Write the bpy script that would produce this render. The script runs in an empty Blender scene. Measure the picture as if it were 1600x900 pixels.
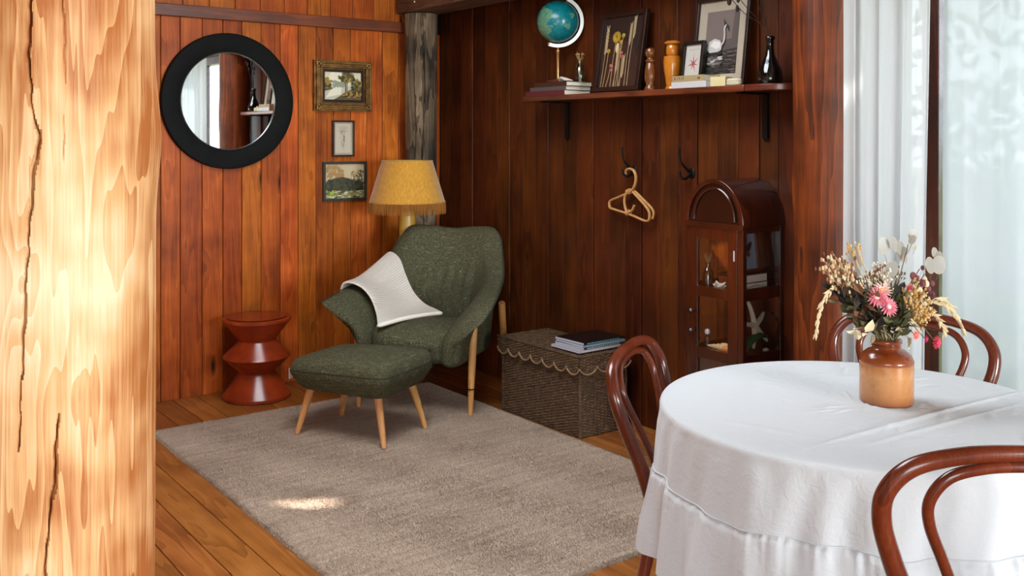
import bpy, math, random
import numpy as np
from mathutils import Vector, Matrix
PI = math.pi
random.seed(7)
C = bpy.context.scene.collection
S = bpy.context.scene

# ---------------------------------------------------------------- camera, world, light, exposure
cam_d = bpy.data.cameras.new('camera')
cam_d.sensor_width = 36.0
cam_d.lens = 1514 / 1600 * 36
cam_d.shift_y = -0.1469
cam_d.clip_start = 0.05
cam = bpy.data.objects.new('camera', cam_d)
C.objects.link(cam)
cam.location = (0, 0, 1.5)
cam.rotation_euler = (PI / 2, 0, -0.64)
S.camera = cam

w = bpy.data.worlds.new('daylight')
S.world = w
w.use_nodes = True
wn = w.node_tree.nodes
bg = wn['Background']
bg.inputs['Color'].default_value = (0.82, 0.91, 1.0, 1)
bg.inputs['Strength'].default_value = 2.5

SUN_DIR = Vector((-1.56, 1.41, -1.64)).normalized()
sd = bpy.data.lights.new('sun', 'SUN')
sd.energy = 10.0
sd.angle = 0.009
sd.color = (1.0, 0.93, 0.82)
sun = bpy.data.objects.new('sun', sd)
C.objects.link(sun)
sun.rotation_euler = SUN_DIR.to_track_quat('-Z', 'Y').to_euler()
sun.location = (6, -1, 6)


def area(name, loc, rot, sx, sy, power, color, portal=False):
    d = bpy.data.lights.new(name, 'AREA')
    d.shape = 'RECTANGLE'
    d.size, d.size_y = sx, sy
    d.energy = power
    d.color = color
    d.cycles.is_portal = portal
    o = bpy.data.objects.new(name, d)
    C.objects.link(o)
    o.location = loc
    o.rotation_euler = rot
    return o


# sky portals: rear glazing added out of view, and the window on the right
area('added_rear_portal', (2.3, -4.98, 1.3), (PI / 2, 0, 0), 2.2, 2.25, 1, (1, 1, 1), True)
area('side_window_portal', (3.66, 1.2, 1.25), (PI / 2, 0, PI / 2), 2.1, 2.2, 1, (1, 1, 1), True)

area('added_rear_fill', (2.45, -4.95, 1.45), (PI / 2, 0, 0), 1.9, 1.7, 165, (0.95, 0.98, 1.0))  # fill lamp added behind the camera to brighten the room

area('added_left_fill', (-1.6, -2.2, 1.35), (PI / 2, 0, -PI / 2), 3.0, 1.9, 32, (0.95, 0.98, 1.0))  # fill lamp added on the left to whiten the cloth's left side
area('added_top_fill', (1.65, 3.0, 2.86), (0, 0, 0), 1.5, 1.3, 17, (0.95, 0.98, 1.0))  # overhead fill lamp added to lift the rug and table top
area('added_left_portal', (-1.66, -2.2, 1.3), (PI / 2, 0, -PI / 2), 3.1, 2.0, 1, (1, 1, 1), True)  # sky portal for the added left opening

S.view_settings.view_transform = 'Standard'
S.view_settings.look = 'None'
S.view_settings.gamma = 1.0
S.view_settings.use_curve_mapping = False
S.view_settings.exposure = 1.45


# ---------------------------------------------------------------- helpers
def srgb(r, g, b):
    f = lambda v: (v / 255 / 12.92) if v / 255 <= 0.04045 else ((v / 255 + 0.055) / 1.055) ** 2.4
    return (f(r), f(g), f(b), 1)


class NT:
    def __init__(s, name):
        s.m = bpy.data.materials.new(name)
        s.m.use_nodes = True
        s.t = s.m.node_tree
        s.n = s.t.nodes
        s.bsdf = s.n['Principled BSDF']
        s.out = s.n['Material Output']

    def add(s, kind, **kw):
        nd = s.n.new(kind)
        for k, v in kw.items():
            setattr(nd, k, v)
        return nd

    def link(s, a, b):
        s.t.links.new(a, b)

    def inp(s, nd, key, v):
        if isinstance(v, bpy.types.NodeSocket):
            s.link(v, nd.inputs[key])
        else:
            nd.inputs[key].default_value = v

    def math(s, op, a, b=0.0, c=None, clamp=False):
        nd = s.add('ShaderNodeMath', operation=op)
        nd.use_clamp = clamp
        s.inp(nd, 0, a)
        s.inp(nd, 1, b)
        if c is not None:
            s.inp(nd, 2, c)
        return nd.outputs[0]

    def noise(s, vec, scale, detail=4, rough=0.55, dist=0.0, out='Fac'):
        nd = s.add('ShaderNodeTexNoise')
        if vec is not None:
            s.link(vec, nd.inputs['Vector'])
        nd.inputs['Scale'].default_value = scale
        nd.inputs['Detail'].default_value = detail
        nd.inputs['Roughness'].default_value = rough
        nd.inputs['Distortion'].default_value = dist
        return nd.outputs[out]

    def ramp(s, fac, stops, interp='LINEAR'):
        nd = s.add('ShaderNodeValToRGB')
        nd.color_ramp.interpolation = interp
        el = nd.color_ramp.elements
        while len(el) > 1:
            el.remove(el[-1])
        el[0].position, el[0].color = stops[0][0], col4(stops[0][1])
        for p, c in stops[1:]:
            e = el.new(p)
            e.color = col4(c)
        s.link(fac, nd.inputs[0])
        return nd.outputs[0]

    def mix(s, fac, a, b, blend='MIX'):
        nd = s.add('ShaderNodeMix', data_type='RGBA', blend_type=blend)
        s.inp(nd, 0, fac)
        s.inp(nd, 6, a)
        s.inp(nd, 7, b)
        return nd.outputs[2]

    def coords(s, scale=(1, 1, 1), rand=0.0, out='Object'):
        tc = s.add('ShaderNodeTexCoord')
        mp = s.add('ShaderNodeMapping')
        mp.inputs['Scale'].default_value = scale
        s.link(tc.outputs[out], mp.inputs['Vector'])
        if rand:
            oi = s.add('ShaderNodeObjectInfo')
            cx = s.add('ShaderNodeCombineXYZ')
            for k, m in enumerate((1.0, 1.7, 2.3)):
                s.link(s.math('MULTIPLY', oi.outputs['Random'], rand * m), cx.inputs[k])
            s.link(cx.outputs[0], mp.inputs['Location'])
        return mp.outputs[0]

    def bump(s, h, strength=0.3, dist=0.01):
        nd = s.add('ShaderNodeBump')
        nd.inputs['Strength'].default_value = strength
        nd.inputs['Distance'].default_value = dist
        s.link(h, nd.inputs['Height'])
        s.link(nd.outputs[0], s.bsdf.inputs['Normal'])

    def base(s, c):
        s.inp(s.bsdf, 'Base Color', c)

    def set(s, **kw):
        for k, v in kw.items():
            s.bsdf.inputs[k.replace('_', ' ')].default_value = v


def col4(c):
    if len(c) == 4:
        return c
    return srgb(*c)


def plain(name, c, rough=0.5, metal=0.0, spec=0.5, noise=0.0, nscale=20, bump=0.0, coat=0.0):
    t = NT(name)
    cc = col4(c)
    if noise:
        f = t.noise(t.coords(rand=5), nscale, 5)
        hi = tuple(min(1, v * (1 + noise)) for v in cc[:3]) + (1,)
        lo = tuple(v * (1 - noise) for v in cc[:3]) + (1,)
        t.base(t.ramp(f, [(0.3, lo), (0.7, hi)]))
        if bump:
            t.bump(f, bump, 0.004)
    else:
        t.base(cc)
    t.set(Roughness=rough, Metallic=metal)
    t.bsdf.inputs['Specular IOR Level'].default_value = spec
    t.bsdf.inputs['Coat Weight'].default_value = coat
    return t.m


def wood(name, dark, mid, light, axis=2, across=7.0, along=0.5, rough=0.45, knots=0.0, rand=1.0, vary=0.3, rings=9.0,
         bump=0.12, coat=0.0, spec=0.5, knotc=(40, 16, 6), knot_al=1.6, knot_ac=7.0, ringamp=0.5, blot=0.9):
    t = NT(name)
    sc = [across] * 3
    sc[axis] = along
    v = t.coords(tuple(sc), rand * 23)
    n1 = t.noise(v, 1.0, 3, 0.5, 0.3)
    fac = n1
    kmask = None
    if knots:
        ks = [knot_ac] * 3
        ks[axis] = knot_al
        kv = t.coords(tuple(ks), rand * 17)
        vo = t.add('ShaderNodeTexVoronoi')
        vo.inputs['Scale'].default_value = 1.0
        t.link(kv, vo.inputs['Vector'])
        dst = vo.outputs['Distance']
        sw = t.math('MULTIPLY', t.math('POWER', t.math('SUBTRACT', 1.0, t.math('MULTIPLY', dst, 2.2, clamp=True), clamp=True), 2.0), 0.5)
        fac = t.math('ADD', n1, t.math('MULTIPLY', sw, 0.5))
        gate = t.math('GREATER_THAN', t.noise(kv, 0.37, 1), 0.5)
        kmask = t.math('MULTIPLY', t.ramp(dst, [(0.05 * knots, (255, 255, 255)), (0.16 * knots, (0, 0, 0))]), gate)
    wv = t.math('FRACT', t.math('MULTIPLY', fac, rings))
    tri = t.math('MULTIPLY', t.math('POWER', wv, 1.6), 0.5)
    fs = [190] * 3
    fs[axis] = 5
    fib = t.noise(t.coords(tuple(fs), rand * 9), 1.0, 3, 0.6)
    blotch = t.noise(t.coords((2.5, 2.5, 2.5), rand * 31), 1.0, 3, 0.6)
    f = t.math('ADD', t.math('MULTIPLY', tri, ringamp), t.math('MULTIPLY', fib, 0.5))
    f = t.math('ADD', f, t.math('MULTIPLY', t.math('SUBTRACT', blotch, 0.5), blot))
    c = t.ramp(f, [(0.12, dark), (0.42, mid), (0.78, light)])
    if vary:
        oi = t.add('ShaderNodeObjectInfo')
        hs = t.add('ShaderNodeHueSaturation')
        t.link(t.math('MULTIPLY_ADD', t.math('FRACT', t.math('MULTIPLY', oi.outputs['Random'], 7.31)), vary * 2, 1 - vary), hs.inputs['Value'])
        t.link(t.math('MULTIPLY_ADD', t.math('FRACT', t.math('MULTIPLY', oi.outputs['Random'], 3.7)), 0.014, 0.493), hs.inputs['Hue'])
        t.link(c, hs.inputs['Color'])
        c = hs.outputs[0]
    if kmask is not None:
        c = t.mix(kmask, c, col4(knotc))
    t.base(c)
    t.set(Roughness=rough)
    t.bsdf.inputs['Specular IOR Level'].default_value = spec
    t.bsdf.inputs['Coat Weight'].default_value = coat
    t.bsdf.inputs['Coat Roughness'].default_value = 0.15
    t.bump(t.math('ADD', tri, fib), bump, 0.003)
    return t.m


def thin_glass(name, tint=(1, 1, 1, 1), gloss=0.1, rough=0.02):
    t = NT(name)
    tr = t.add('ShaderNodeBsdfTransparent')
    tr.inputs[0].default_value = tint
    gl = t.add('ShaderNodeBsdfGlossy')
    gl.inputs['Roughness'].default_value = rough
    lw = t.add('ShaderNodeLayerWeight')
    lw.inputs[0].default_value = 0.5
    mx = t.add('ShaderNodeMixShader')
    t.link(t.math('MULTIPLY_ADD', t.math('POWER', lw.outputs['Facing'], 4.0), 0.6, 0.035 + gloss * 0.2, True), mx.inputs[0])
    t.link(tr.outputs[0], mx.inputs[1])
    t.link(gl.outputs[0], mx.inputs[2])
    t.link(mx.outputs[0], t.out.inputs[0])
    return t.m


def sheer(name, c, transp, transl, weave=600):
    t = NT(name)
    d = t.add('ShaderNodeBsdfDiffuse')
    d.inputs[0].default_value = c
    tl = t.add('ShaderNodeBsdfTranslucent')
    tl.inputs[0].default_value = c
    tp = t.add('ShaderNodeBsdfTransparent')
    m1 = t.add('ShaderNodeMixShader')
    m1.inputs[0].default_value = transl
    t.link(d.outputs[0], m1.inputs[1])
    t.link(tl.outputs[0], m1.inputs[2])
    m2 = t.add('ShaderNodeMixShader')
    f = t.noise(t.coords((260, 260, 26)), 1.0, 2)
    t.link(t.math('MULTIPLY', t.math('MULTIPLY_ADD', f, 0.8, 0.6), transp), m2.inputs[0])
    t.link(m1.outputs[0], m2.inputs[1])
    t.link(tp.outputs[0], m2.inputs[2])
    t.link(m2.outputs[0], t.out.inputs[0])
    return t.m


class B:
    """collects geometry for ONE mesh object"""

    def __init__(s):
        s.v, s.f, s.mi = [], [], []

    def add(s, vs, fs, mi=0):
        o = len(s.v)
        s.v.extend([tuple(p) for p in vs])
        s.f.extend([tuple(i + o for i in f) for f in fs])
        s.mi.extend([mi] * len(fs))
        return s

    def box(s, x0, x1, y0, y1, z0, z1, mi=0, M=None):
        vs = [(x, y, z) for z in (z0, z1) for y in (y0, y1) for x in (x0, x1)]
        if M is not None:
            vs = [M @ Vector(p) for p in vs]
        return s.add(vs, [(0, 2, 3, 1), (4, 5, 7, 6), (0, 1, 5, 4), (2, 6, 7, 3), (0, 4, 6, 2), (1, 3, 7, 5)], mi)

    def lathe(s, prof, seg=48, c=(0, 0, 0), mi=0, cap=True, M=None):
        vs, fs = [], []
        n = len(prof)
        for r, z in prof:
            for k in range(seg):
                a = 2 * PI * k / seg
                p = Vector((c[0] + r * math.cos(a), c[1] + r * math.sin(a), c[2] + z))
                vs.append(M @ p if M is not None else p)
        for i in range(n - 1):
            for k in range(seg):
                k2 = (k + 1) % seg
                fs.append((i * seg + k, i * seg + k2, (i + 1) * seg + k2, (i + 1) * seg + k))
        if cap:
            if prof[0][0] > 1e-6:
                fs.append(tuple(reversed(range(seg))))
            if prof[-1][0] > 1e-6:
                fs.append(tuple(range((n - 1) * seg, n * seg)))
        return s.add(vs, fs, mi)

    def tube(s, pts, rad, seg=12, mi=0, closed=False, flat=1.0):
        pts = [Vector(p) for p in pts]
        n = len(pts)
        if not hasattr(rad, '__len__'):
            rad = [rad] * n
        vs, fs = [], []
        up = None
        for i, p in enumerate(pts):
            a = pts[(i - 1) % n] if (closed or i > 0) else p
            b = pts[(i + 1) % n] if (closed or i < n - 1) else p
            t = (b - a)
            t = t.normalized() if t.length > 1e-9 else Vector((0, 0, 1))
            if up is None:
                up = Vector((0, 0, 1)) if abs(t.z) < 0.9 else Vector((1, 0, 0))
            x = up - t * up.dot(t)
            if x.length < 1e-6:
                x = Vector((1, 0, 0)) - t * t.x
            x.normalize()
            y = t.cross(x)
            up = x
            for k in range(seg):
                an = 2 * PI * k / seg
                vs.append(p + rad[i] * (math.cos(an) * x * flat + math.sin(an) * y))
        m = n if closed else n - 1
        for i in range(m):
            j = (i + 1) % n
            for k in range(seg):
                k2 = (k + 1) % seg
                fs.append((i * seg + k, i * seg + k2, j * seg + k2, j * seg + k))
        if not closed:
            fs.append(tuple(reversed(range(seg))))
            fs.append(tuple(range((n - 1) * seg, n * seg)))
        return s.add(vs, fs, mi)

    def cyl(s, a, b, r0, r1=None, seg=16, mi=0):
        return s.tube([a, b], [r0, r0 if r1 is None else r1], seg, mi)

    def ball(s, c, r, seg=12, rings=8, mi=0, sc=(1, 1, 1)):
        prof = [(r * math.sin(PI * i / rings) if 0 < i < rings else 0.0, -r * math.cos(PI * i / rings)) for i in range(rings + 1)]
        vs = [(c[0], c[1], c[2] - r * sc[2])]
        fs = []
        for i in range(1, rings):
            for k in range(seg):
                a = 2 * PI * k / seg
                vs.append((c[0] + prof[i][0] * math.cos(a) * sc[0], c[1] + prof[i][0] * math.sin(a) * sc[1], c[2] + prof[i][1] * sc[2]))
        vs.append((c[0], c[1], c[2] + r * sc[2]))
        for k in range(seg):
            k2 = (k + 1) % seg
            fs.append((0, 1 + k2, 1 + k))
            fs.append((len(vs) - 1, 1 + (rings - 2) * seg + k, 1 + (rings - 2) * seg + k2))
            for i in range(rings - 2):
                fs.append((1 + i * seg + k, 1 + i * seg + k2, 1 + (i + 1) * seg + k2, 1 + (i + 1) * seg + k))
        return s.add(vs, fs, mi)

    def prism(s, poly, h, M=None, mi=0):
        """poly in xy, extruded 0..h in z, through M"""
        n = len(poly)
        vs = [Vector((x, y, 0)) for x, y in poly] + [Vector((x, y, h)) for x, y in poly]
        if M is not None:
            vs = [M @ p for p in vs]
        fs = [tuple(reversed(range(n))), tuple(range(n, 2 * n))] + [(k, (k + 1) % n, n + (k + 1) % n, n + k) for k in range(n)]
        return s.add(vs, fs, mi)

    def grid(s, nu, nv, fn, mi=0, wrap=False):
        vs = [fn(i / (nu if wrap else nu - 1), j / (nv - 1)) for j in range(nv) for i in range(nu)]
        fs = []
        for j in range(nv - 1):
            for i in range(nu if wrap else nu - 1):
                i2 = (i + 1) % nu
                fs.append((j * nu + i, j * nu + i2, (j + 1) * nu + i2, (j + 1) * nu + i))
        return s.add(vs, fs, mi)

    def mesh(s, name, mats):
        me = bpy.data.meshes.new(name)
        me.from_pydata([tuple(p) for p in s.v], [], s.f)
        for m in (mats if isinstance(mats, (list, tuple)) else [mats]):
            me.materials.append(m)
        if any(s.mi):
            me.polygons.foreach_set('material_index', s.mi)
        me.update()
        return me

    def make(s, name, mats, parent=None, smooth=True, bevel=0.0, loc=None, rot=None, sub=0, angle=35, recalc=True):
        me = s.mesh(name, mats)
        if recalc:
            import bmesh
            bm = bmesh.new()
            bm.from_mesh(me)
            bmesh.ops.recalc_face_normals(bm, faces=bm.faces)
            bm.to_mesh(me)
            bm.free()
        o = bpy.data.objects.new(name, me)
        C.objects.link(o)
        if parent is not None:
            o.parent = parent
        if loc is not None:
            o.location = loc
        if rot is not None:
            o.rotation_euler = rot
        if smooth:
            me.shade_smooth()
            me.set_sharp_from_angle(angle=math.radians(angle))
        if bevel:
            md = o.modifiers.new('edge', 'BEVEL')
            md.width = bevel
            md.segments = 2
            md.limit_method = 'ANGLE'
            md.angle_limit = math.radians(40)
        if sub:
            md = o.modifiers.new('smooth', 'SUBSURF')
            md.levels = md.render_levels = sub
        return o


def tag(o, label=None, cat=None, group=None, kind=None):
    if label:
        o['label'] = label
    if cat:
        o['category'] = cat
    if group:
        o['group'] = group
    if kind:
        o['kind'] = kind
    return o


def thing(name, label, cat, loc=(0, 0, 0), rz=0.0, group=None, rot=None):
    o = bpy.data.objects.new(name, None)
    o.empty_display_size = 0.1
    C.objects.link(o)
    o.location = loc
    o.rotation_euler = rot if rot is not None else (0, 0, rz)
    return tag(o, label, cat, group)


def copy_tree(root, loc, rz=None):
    r = root.copy()
    C.objects.link(r)
    r.location = loc
    if rz is not None:
        r.rotation_euler = (0, 0, rz)
    for ch in list(root.children):
        c = ch.copy()
        C.objects.link(c)
        c.parent = r
        for g in list(ch.children):
            d = g.copy()
            C.objects.link(d)
            d.parent = c
    return r


def smooth_path(pts, n=8, closed=False):
    """Catmull-Rom through pts (any dimension)"""
    P = [np.array(p, float) for p in pts]
    out = []
    m = len(P)
    rng = range(m) if closed else range(m - 1)
    for i in rng:
        p1, p2 = P[i], P[(i + 1) % m]
        p0 = P[(i - 1) % m] if (closed or i > 0) else 2 * p1 - p2
        p3 = P[(i + 2) % m] if (closed or i < m - 2) else 2 * p2 - p1
        for k in range(n):
            t = k / n
            out.append(0.5 * ((2 * p1) + (-p0 + p2) * t + (2 * p0 - 5 * p1 + 4 * p2 - p3) * t ** 2 + (-p0 + 3 * p1 - 3 * p2 + p3) * t ** 3))
    if not closed:
        out.append(P[-1])
    return [tuple(float(a) for a in p) for p in out]


def sm(a, b, x):
    t = min(1, max(0, (x - a) / (b - a)))
    return t * t * (3 - 2 * t)


def flat_art(name, mats, shapes, parent, loc=None, rot=None, step=0.00025):
    """thin paint or print layers in the local xz plane, facing -y; shapes = (material index, [(x, z), ...])"""
    b = B()
    for k, (mi, poly) in enumerate(shapes):
        y = -step * (k + 1)
        b.add([(x, y, z) for x, z in poly], [tuple(range(len(poly)))], mi)
    return b.make(name, mats, parent, smooth=False, loc=loc, rot=rot, recalc=False)


def blob(cx, cz, rx, rz, n=14, j=0.25, rng=random):
    return [(cx + rx * math.cos(2 * PI * k / n) * (1 + rng.uniform(-j, j)), cz + rz * math.sin(2 * PI * k / n) * (1 + rng.uniform(-j, j))) for k in range(n)]

# ---------------------------------------------------------------- materials
M = {}
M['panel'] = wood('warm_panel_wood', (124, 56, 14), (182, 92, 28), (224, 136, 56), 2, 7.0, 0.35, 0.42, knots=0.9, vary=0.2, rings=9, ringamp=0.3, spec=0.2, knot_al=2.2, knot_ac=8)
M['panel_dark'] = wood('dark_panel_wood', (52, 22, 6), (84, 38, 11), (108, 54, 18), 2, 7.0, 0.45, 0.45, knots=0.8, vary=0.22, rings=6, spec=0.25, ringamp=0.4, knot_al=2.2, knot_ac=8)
M['rail'] = wood('rail_wood', (84, 34, 9), (118, 54, 16), (138, 68, 24), 0, 6, 0.5, 0.45, vary=0.05)
M['floorboard'] = wood('floor_wood', (112, 62, 24), (152, 90, 40), (178, 116, 60), 1, 8.0, 0.6, 0.33, knots=0.75, vary=0.13, rings=7, coat=0.15, knotc=(70, 30, 12), knot_al=1.8)
M['log_pale'] = wood('peeled_pine', (172, 102, 50), (222, 172, 118), (240, 216, 178), 2, 7.0, 0.55, 0.5, knots=0.6, vary=0, rings=15, ringamp=0.45, bump=0.15, blot=1.7, spec=0.25, knotc=(150, 76, 30), knot_al=2.4, knot_ac=6)
M['log_brown'] = wood('stained_log', (62, 24, 6), (120, 54, 16), (158, 82, 30), 2, 7.0, 0.5, 0.5, knots=0.8, vary=0, rings=7, bump=0.2, spec=0.3)
M['log_grey'] = wood('weathered_log', (34, 26, 18), (112, 94, 72), (176, 158, 130), 2, 12.0, 1.4, 0.85, knots=1.3, vary=0, rings=4, bump=0.5, knotc=(96, 52, 26), knot_al=3)
M['beam'] = wood('beam_wood', (70, 46, 34), (108, 78, 60), (132, 100, 80), 1, 6, 0.5, 0.6, vary=0)
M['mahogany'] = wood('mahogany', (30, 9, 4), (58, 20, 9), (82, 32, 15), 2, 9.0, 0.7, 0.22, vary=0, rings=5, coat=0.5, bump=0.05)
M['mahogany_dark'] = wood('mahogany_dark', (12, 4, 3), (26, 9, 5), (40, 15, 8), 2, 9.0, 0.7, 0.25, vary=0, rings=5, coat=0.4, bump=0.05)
M['bentwood'] = wood('bentwood', (70, 26, 13), (98, 40, 21), (124, 58, 32), 2, 8.0, 1.2, 0.22, vary=0, rings=3, blot=0.4, coat=0.2, bump=0.04)
M['beech'] = wood('beech', (184, 124, 66), (212, 156, 94), (226, 178, 118), 2, 12.0, 1.0, 0.4, vary=0.05, rings=4, bump=0.03)
M['shelf'] = wood('shelf_wood', (56, 24, 12), (104, 48, 26), (136, 72, 44), 1, 8, 0.6, 0.3, vary=0.05, coat=0.3)
M['frame_dark'] = wood('dark_frame_wood', (24, 12, 8), (44, 24, 15), (62, 36, 22), 2, 12, 1, 0.35, vary=0, bump=0.03)
M['frame_brown'] = wood('brown_frame_wood', (62, 26, 12), (98, 46, 22), (128, 66, 34), 2, 12, 1, 0.35, vary=0, bump=0.03)
M['plaster'] = plain('pale_plaster', (200, 196, 188), 0.9)
M['ceiling'] = wood('ceiling_wood', (90, 60, 40), (120, 84, 56), (140, 104, 74), 0, 6, 0.5, 0.6, vary=0.05)
M['seam_dark'] = plain('seam_backing', (14, 8, 6), 0.9)
M['black_iron'] = plain('black_iron', (16, 16, 17), 0.45, 0.6)
M['black_mirror_frame'] = plain('black_stained_wood', (7, 10, 9), 0.75, noise=0.4, nscale=14, bump=0.08, spec=0.2)
mm = NT('mirror_glass'); mm.base((0.9, 0.92, 0.91, 1)); mm.set(Metallic=1.0, Roughness=0.01); M['mirror'] = mm.m
M['glass'] = thin_glass('window_glass')
M['bottle_glass'] = thin_glass('bottle_glass', (0.80, 0.86, 0.82, 1), 0.25, 0.03)
M['white'] = plain('white_paper', (232, 228, 218), 0.7)
M['lawn'] = plain('lawn', (96, 120, 62), 0.9, noise=0.4, nscale=3)
M['leaf_out'] = plain('garden_leaf', (78, 104, 44), 0.6, noise=0.3, nscale=2)
M['bark'] = plain('bark', (84, 66, 50), 0.9, noise=0.4, nscale=10, bump=0.4)

# ---------------------------------------------------------------- the room shell
XB, YA = 3.556, 5.6                 # wall with the shelf (x = XB), wall with the mirror (y = YA)
CEIL = 2.85


def board(name, x0, x1, y0, y1, z0, z1, mat, parent, bevel=0.0035):
    b = B().box(x0, x1, y0, y1, z0, z1)
    return b.make(name, mat, parent, smooth=False, bevel=bevel)


floor = tag(B().box(-1.7, 3.75, -5.1, 5.75, -0.12, -0.024).make('floor', M['seam_dark'], smooth=False), kind='structure')
x = -1.62
k = 0
me = None
while x < 3.60:
    wd = 0.135
    if me is None:
        b = B().box(0, wd - 0.003, -5.05, 5.62, -0.022, 0.0)
        o = b.make('floorboard', M['floorboard'], floor, smooth=False, bevel=0.002)
        me = o
    else:
        o = me.copy(); C.objects.link(o); o.parent = floor
    o.location = (x, 0, 0)
    x += wd
    k += 1

# wall with the mirror
wall_back = tag(B().box(-1.7, 3.75, YA + 0.022, YA + 0.12, -0.02, CEIL).make('wall_back', M['seam_dark'], smooth=False), kind='structure')
seams = [-1.62 + 0.12 * i for i in range(27)]
seams = [s_ for s_ in seams if s_ < 1.56] + [1.627, 1.685, 1.795, 1.922, 2.045, 2.160, 2.28, 2.403, 2.52, 2.64, 2.759, 2.88, 2.995, 3.113, 3.232, 3.34, 3.45, 3.556]
for i in range(len(seams) - 1):
    a, c = seams[i], seams[i + 1]
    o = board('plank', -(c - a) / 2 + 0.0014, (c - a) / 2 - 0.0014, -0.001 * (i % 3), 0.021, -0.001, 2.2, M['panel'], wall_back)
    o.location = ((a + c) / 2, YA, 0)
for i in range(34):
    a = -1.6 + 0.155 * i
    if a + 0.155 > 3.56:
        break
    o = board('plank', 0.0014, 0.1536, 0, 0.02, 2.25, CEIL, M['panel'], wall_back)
    o.location = (a, YA + 0.001, 0)
rail = B().box(-1.6, 3.31, YA - 0.03, YA - 0.0005, 2.192, 2.262).make('trim_1', M['rail'], smooth=False, bevel=0.004)
tag(rail, kind='structure')

# wall with the shelf: boards from the corner down to the round post
wall_shelf = tag(B().box(XB + 0.022, XB + 0.14, 2.28, YA + 0.1, -0.02, CEIL).make('wall_right', M['seam_dark'], smooth=False), kind='structure')
ys = [5.598, 5.475, 5.328, 5.201, 5.06, 4.924, 4.796, 4.666, 4.54, 4.415, 4.284, 4.155, 4.019, 3.889, 3.766, 3.643, 3.513, 3.385, 3.256, 3.128, 3.0, 2.88, 2.775, 2.65, 2.53, 2.41, 2.29]
for i in range(len(ys) - 1):
    a, c = ys[i + 1], ys[i]
    ex = 0.0025 * ((i * 7) % 3)
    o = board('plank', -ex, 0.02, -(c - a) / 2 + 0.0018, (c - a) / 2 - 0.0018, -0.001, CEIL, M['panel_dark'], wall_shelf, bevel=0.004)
    o.location = (XB, (a + c) / 2, 0)

# window wall beyond the round post
wr = B().box(XB, XB + 0.14, -5.1, 0.15, -0.02, CEIL).box(XB, XB + 0.14, 0.15, 2.28, 2.32, CEIL).box(XB, XB + 0.14, 0.15, 2.28, -0.02, 0.12)
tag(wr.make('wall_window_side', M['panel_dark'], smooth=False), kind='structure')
win = tag(B().box(XB + 0.02, XB + 0.12, 0.15, 0.23, 0.12, 2.32).box(XB + 0.02, XB + 0.12, 2.2, 2.28, 0.12, 2.32)
          .box(XB + 0.02, XB + 0.12, 0.23, 2.2, 2.25, 2.32).box(XB + 0.02, XB + 0.12, 0.23, 2.2, 0.12, 0.2).make('window_1', M['frame_brown'], smooth=False), kind='structure')
for ym in (2.066, 1.1):
    B().box(XB + 0.024, XB + 0.09, ym - 0.036, ym + 0.036, 0.2, 2.25).make('mullion', M['mahogany'], win, smooth=False, bevel=0.004)
B().box(XB + 0.03, XB + 0.1, 0.23, 1.90, 0.95, 1.0).make('transom', M['mahogany'], win, smooth=False, bevel=0.004)
for (a, c) in ((0.23, 1.064), (1.136, 2.030), (2.102, 2.2)):
    B().box(XB + 0.065, XB + 0.069, a, c, 0.2, 2.25).make('pane', M['glass'], win, smooth=False)

wl = B().box(-1.76, -1.62, -5.1, -3.8, -0.02, CEIL).box(-1.76, -1.62, -0.6, 5.7, -0.02, CEIL).box(-1.76, -1.62, -3.8, -0.6, -0.02, 0.3).box(-1.76, -1.62, -3.8, -0.6, 2.35, CEIL)
added_left_win = tag(B().box(-1.74, -1.66, -3.8, -3.73, 0.3, 2.35).box(-1.74, -1.66, -0.67, -0.6, 0.3, 2.35).box(-1.74, -1.66, -3.73, -0.67, 2.28, 2.35).box(-1.74, -1.66, -3.73, -0.67, 0.3, 0.37).make('added_left_window', M['frame_brown'], smooth=False), kind='structure')  # unseen left window, added to let in more light
B().box(-1.73, -1.67, -2.23, -2.17, 0.37, 2.28).make('mullion', M['frame_brown'], added_left_win, smooth=False)
tag(wl.make('wall_left', M['plaster'], smooth=False), kind='structure')
wre = B().box(-1.7, 1.2, -5.1, -5.0, -0.02, CEIL).box(3.42, 3.7, -5.1, -5.0, -0.02, CEIL).box(1.2, 3.42, -5.1, -5.0, 2.4, CEIL)
tag(wre.make('wall_rear', M['plaster'], smooth=False), kind='structure')
added_rear_win = tag(B().box(1.2, 1.27, -5.09, -5.01, 0, 2.4).box(3.35, 3.42, -5.09, -5.01, 0, 2.4).box(1.27, 3.35, -5.09, -5.01, 2.33, 2.4)
           .box(1.27, 3.35, -5.09, -5.01, -0.02, 0.06).make('added_rear_window', M['frame_brown'], smooth=False), kind='structure')  # unseen rear glazing, added for the room's brightness
for xm in (2.31,):
    B().box(xm - 0.03, xm + 0.03, -5.09, -5.01, 0.06, 2.33).make('mullion', M['frame_brown'], added_rear_win, smooth=False)
ceil = B().box(-1.76, 0.85, -5.1, 5.75, CEIL, CEIL + 0.1).box(2.65, 3.75, -5.1, 5.75, CEIL, CEIL + 0.1).box(0.85, 2.65, -5.1, 2.3, CEIL, CEIL + 0.1).box(0.85, 2.65, 3.7, 5.75, CEIL, CEIL + 0.1)
added_roof_win = tag(B().box(0.85, 0.9, 2.3, 3.7, CEIL, CEIL + 0.16).box(2.6, 2.65, 2.3, 3.7, CEIL, CEIL + 0.16).box(0.9, 2.6, 2.3, 2.35, CEIL, CEIL + 0.16).box(0.9, 2.6, 3.65, 3.7, CEIL, CEIL + 0.16).make('added_skylight', M['frame_brown'], smooth=False), kind='structure')  # unseen skylight frame, added round the overhead fill
tag(ceil.make('ceiling', M['ceiling'], smooth=False), kind='structure')
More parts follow.
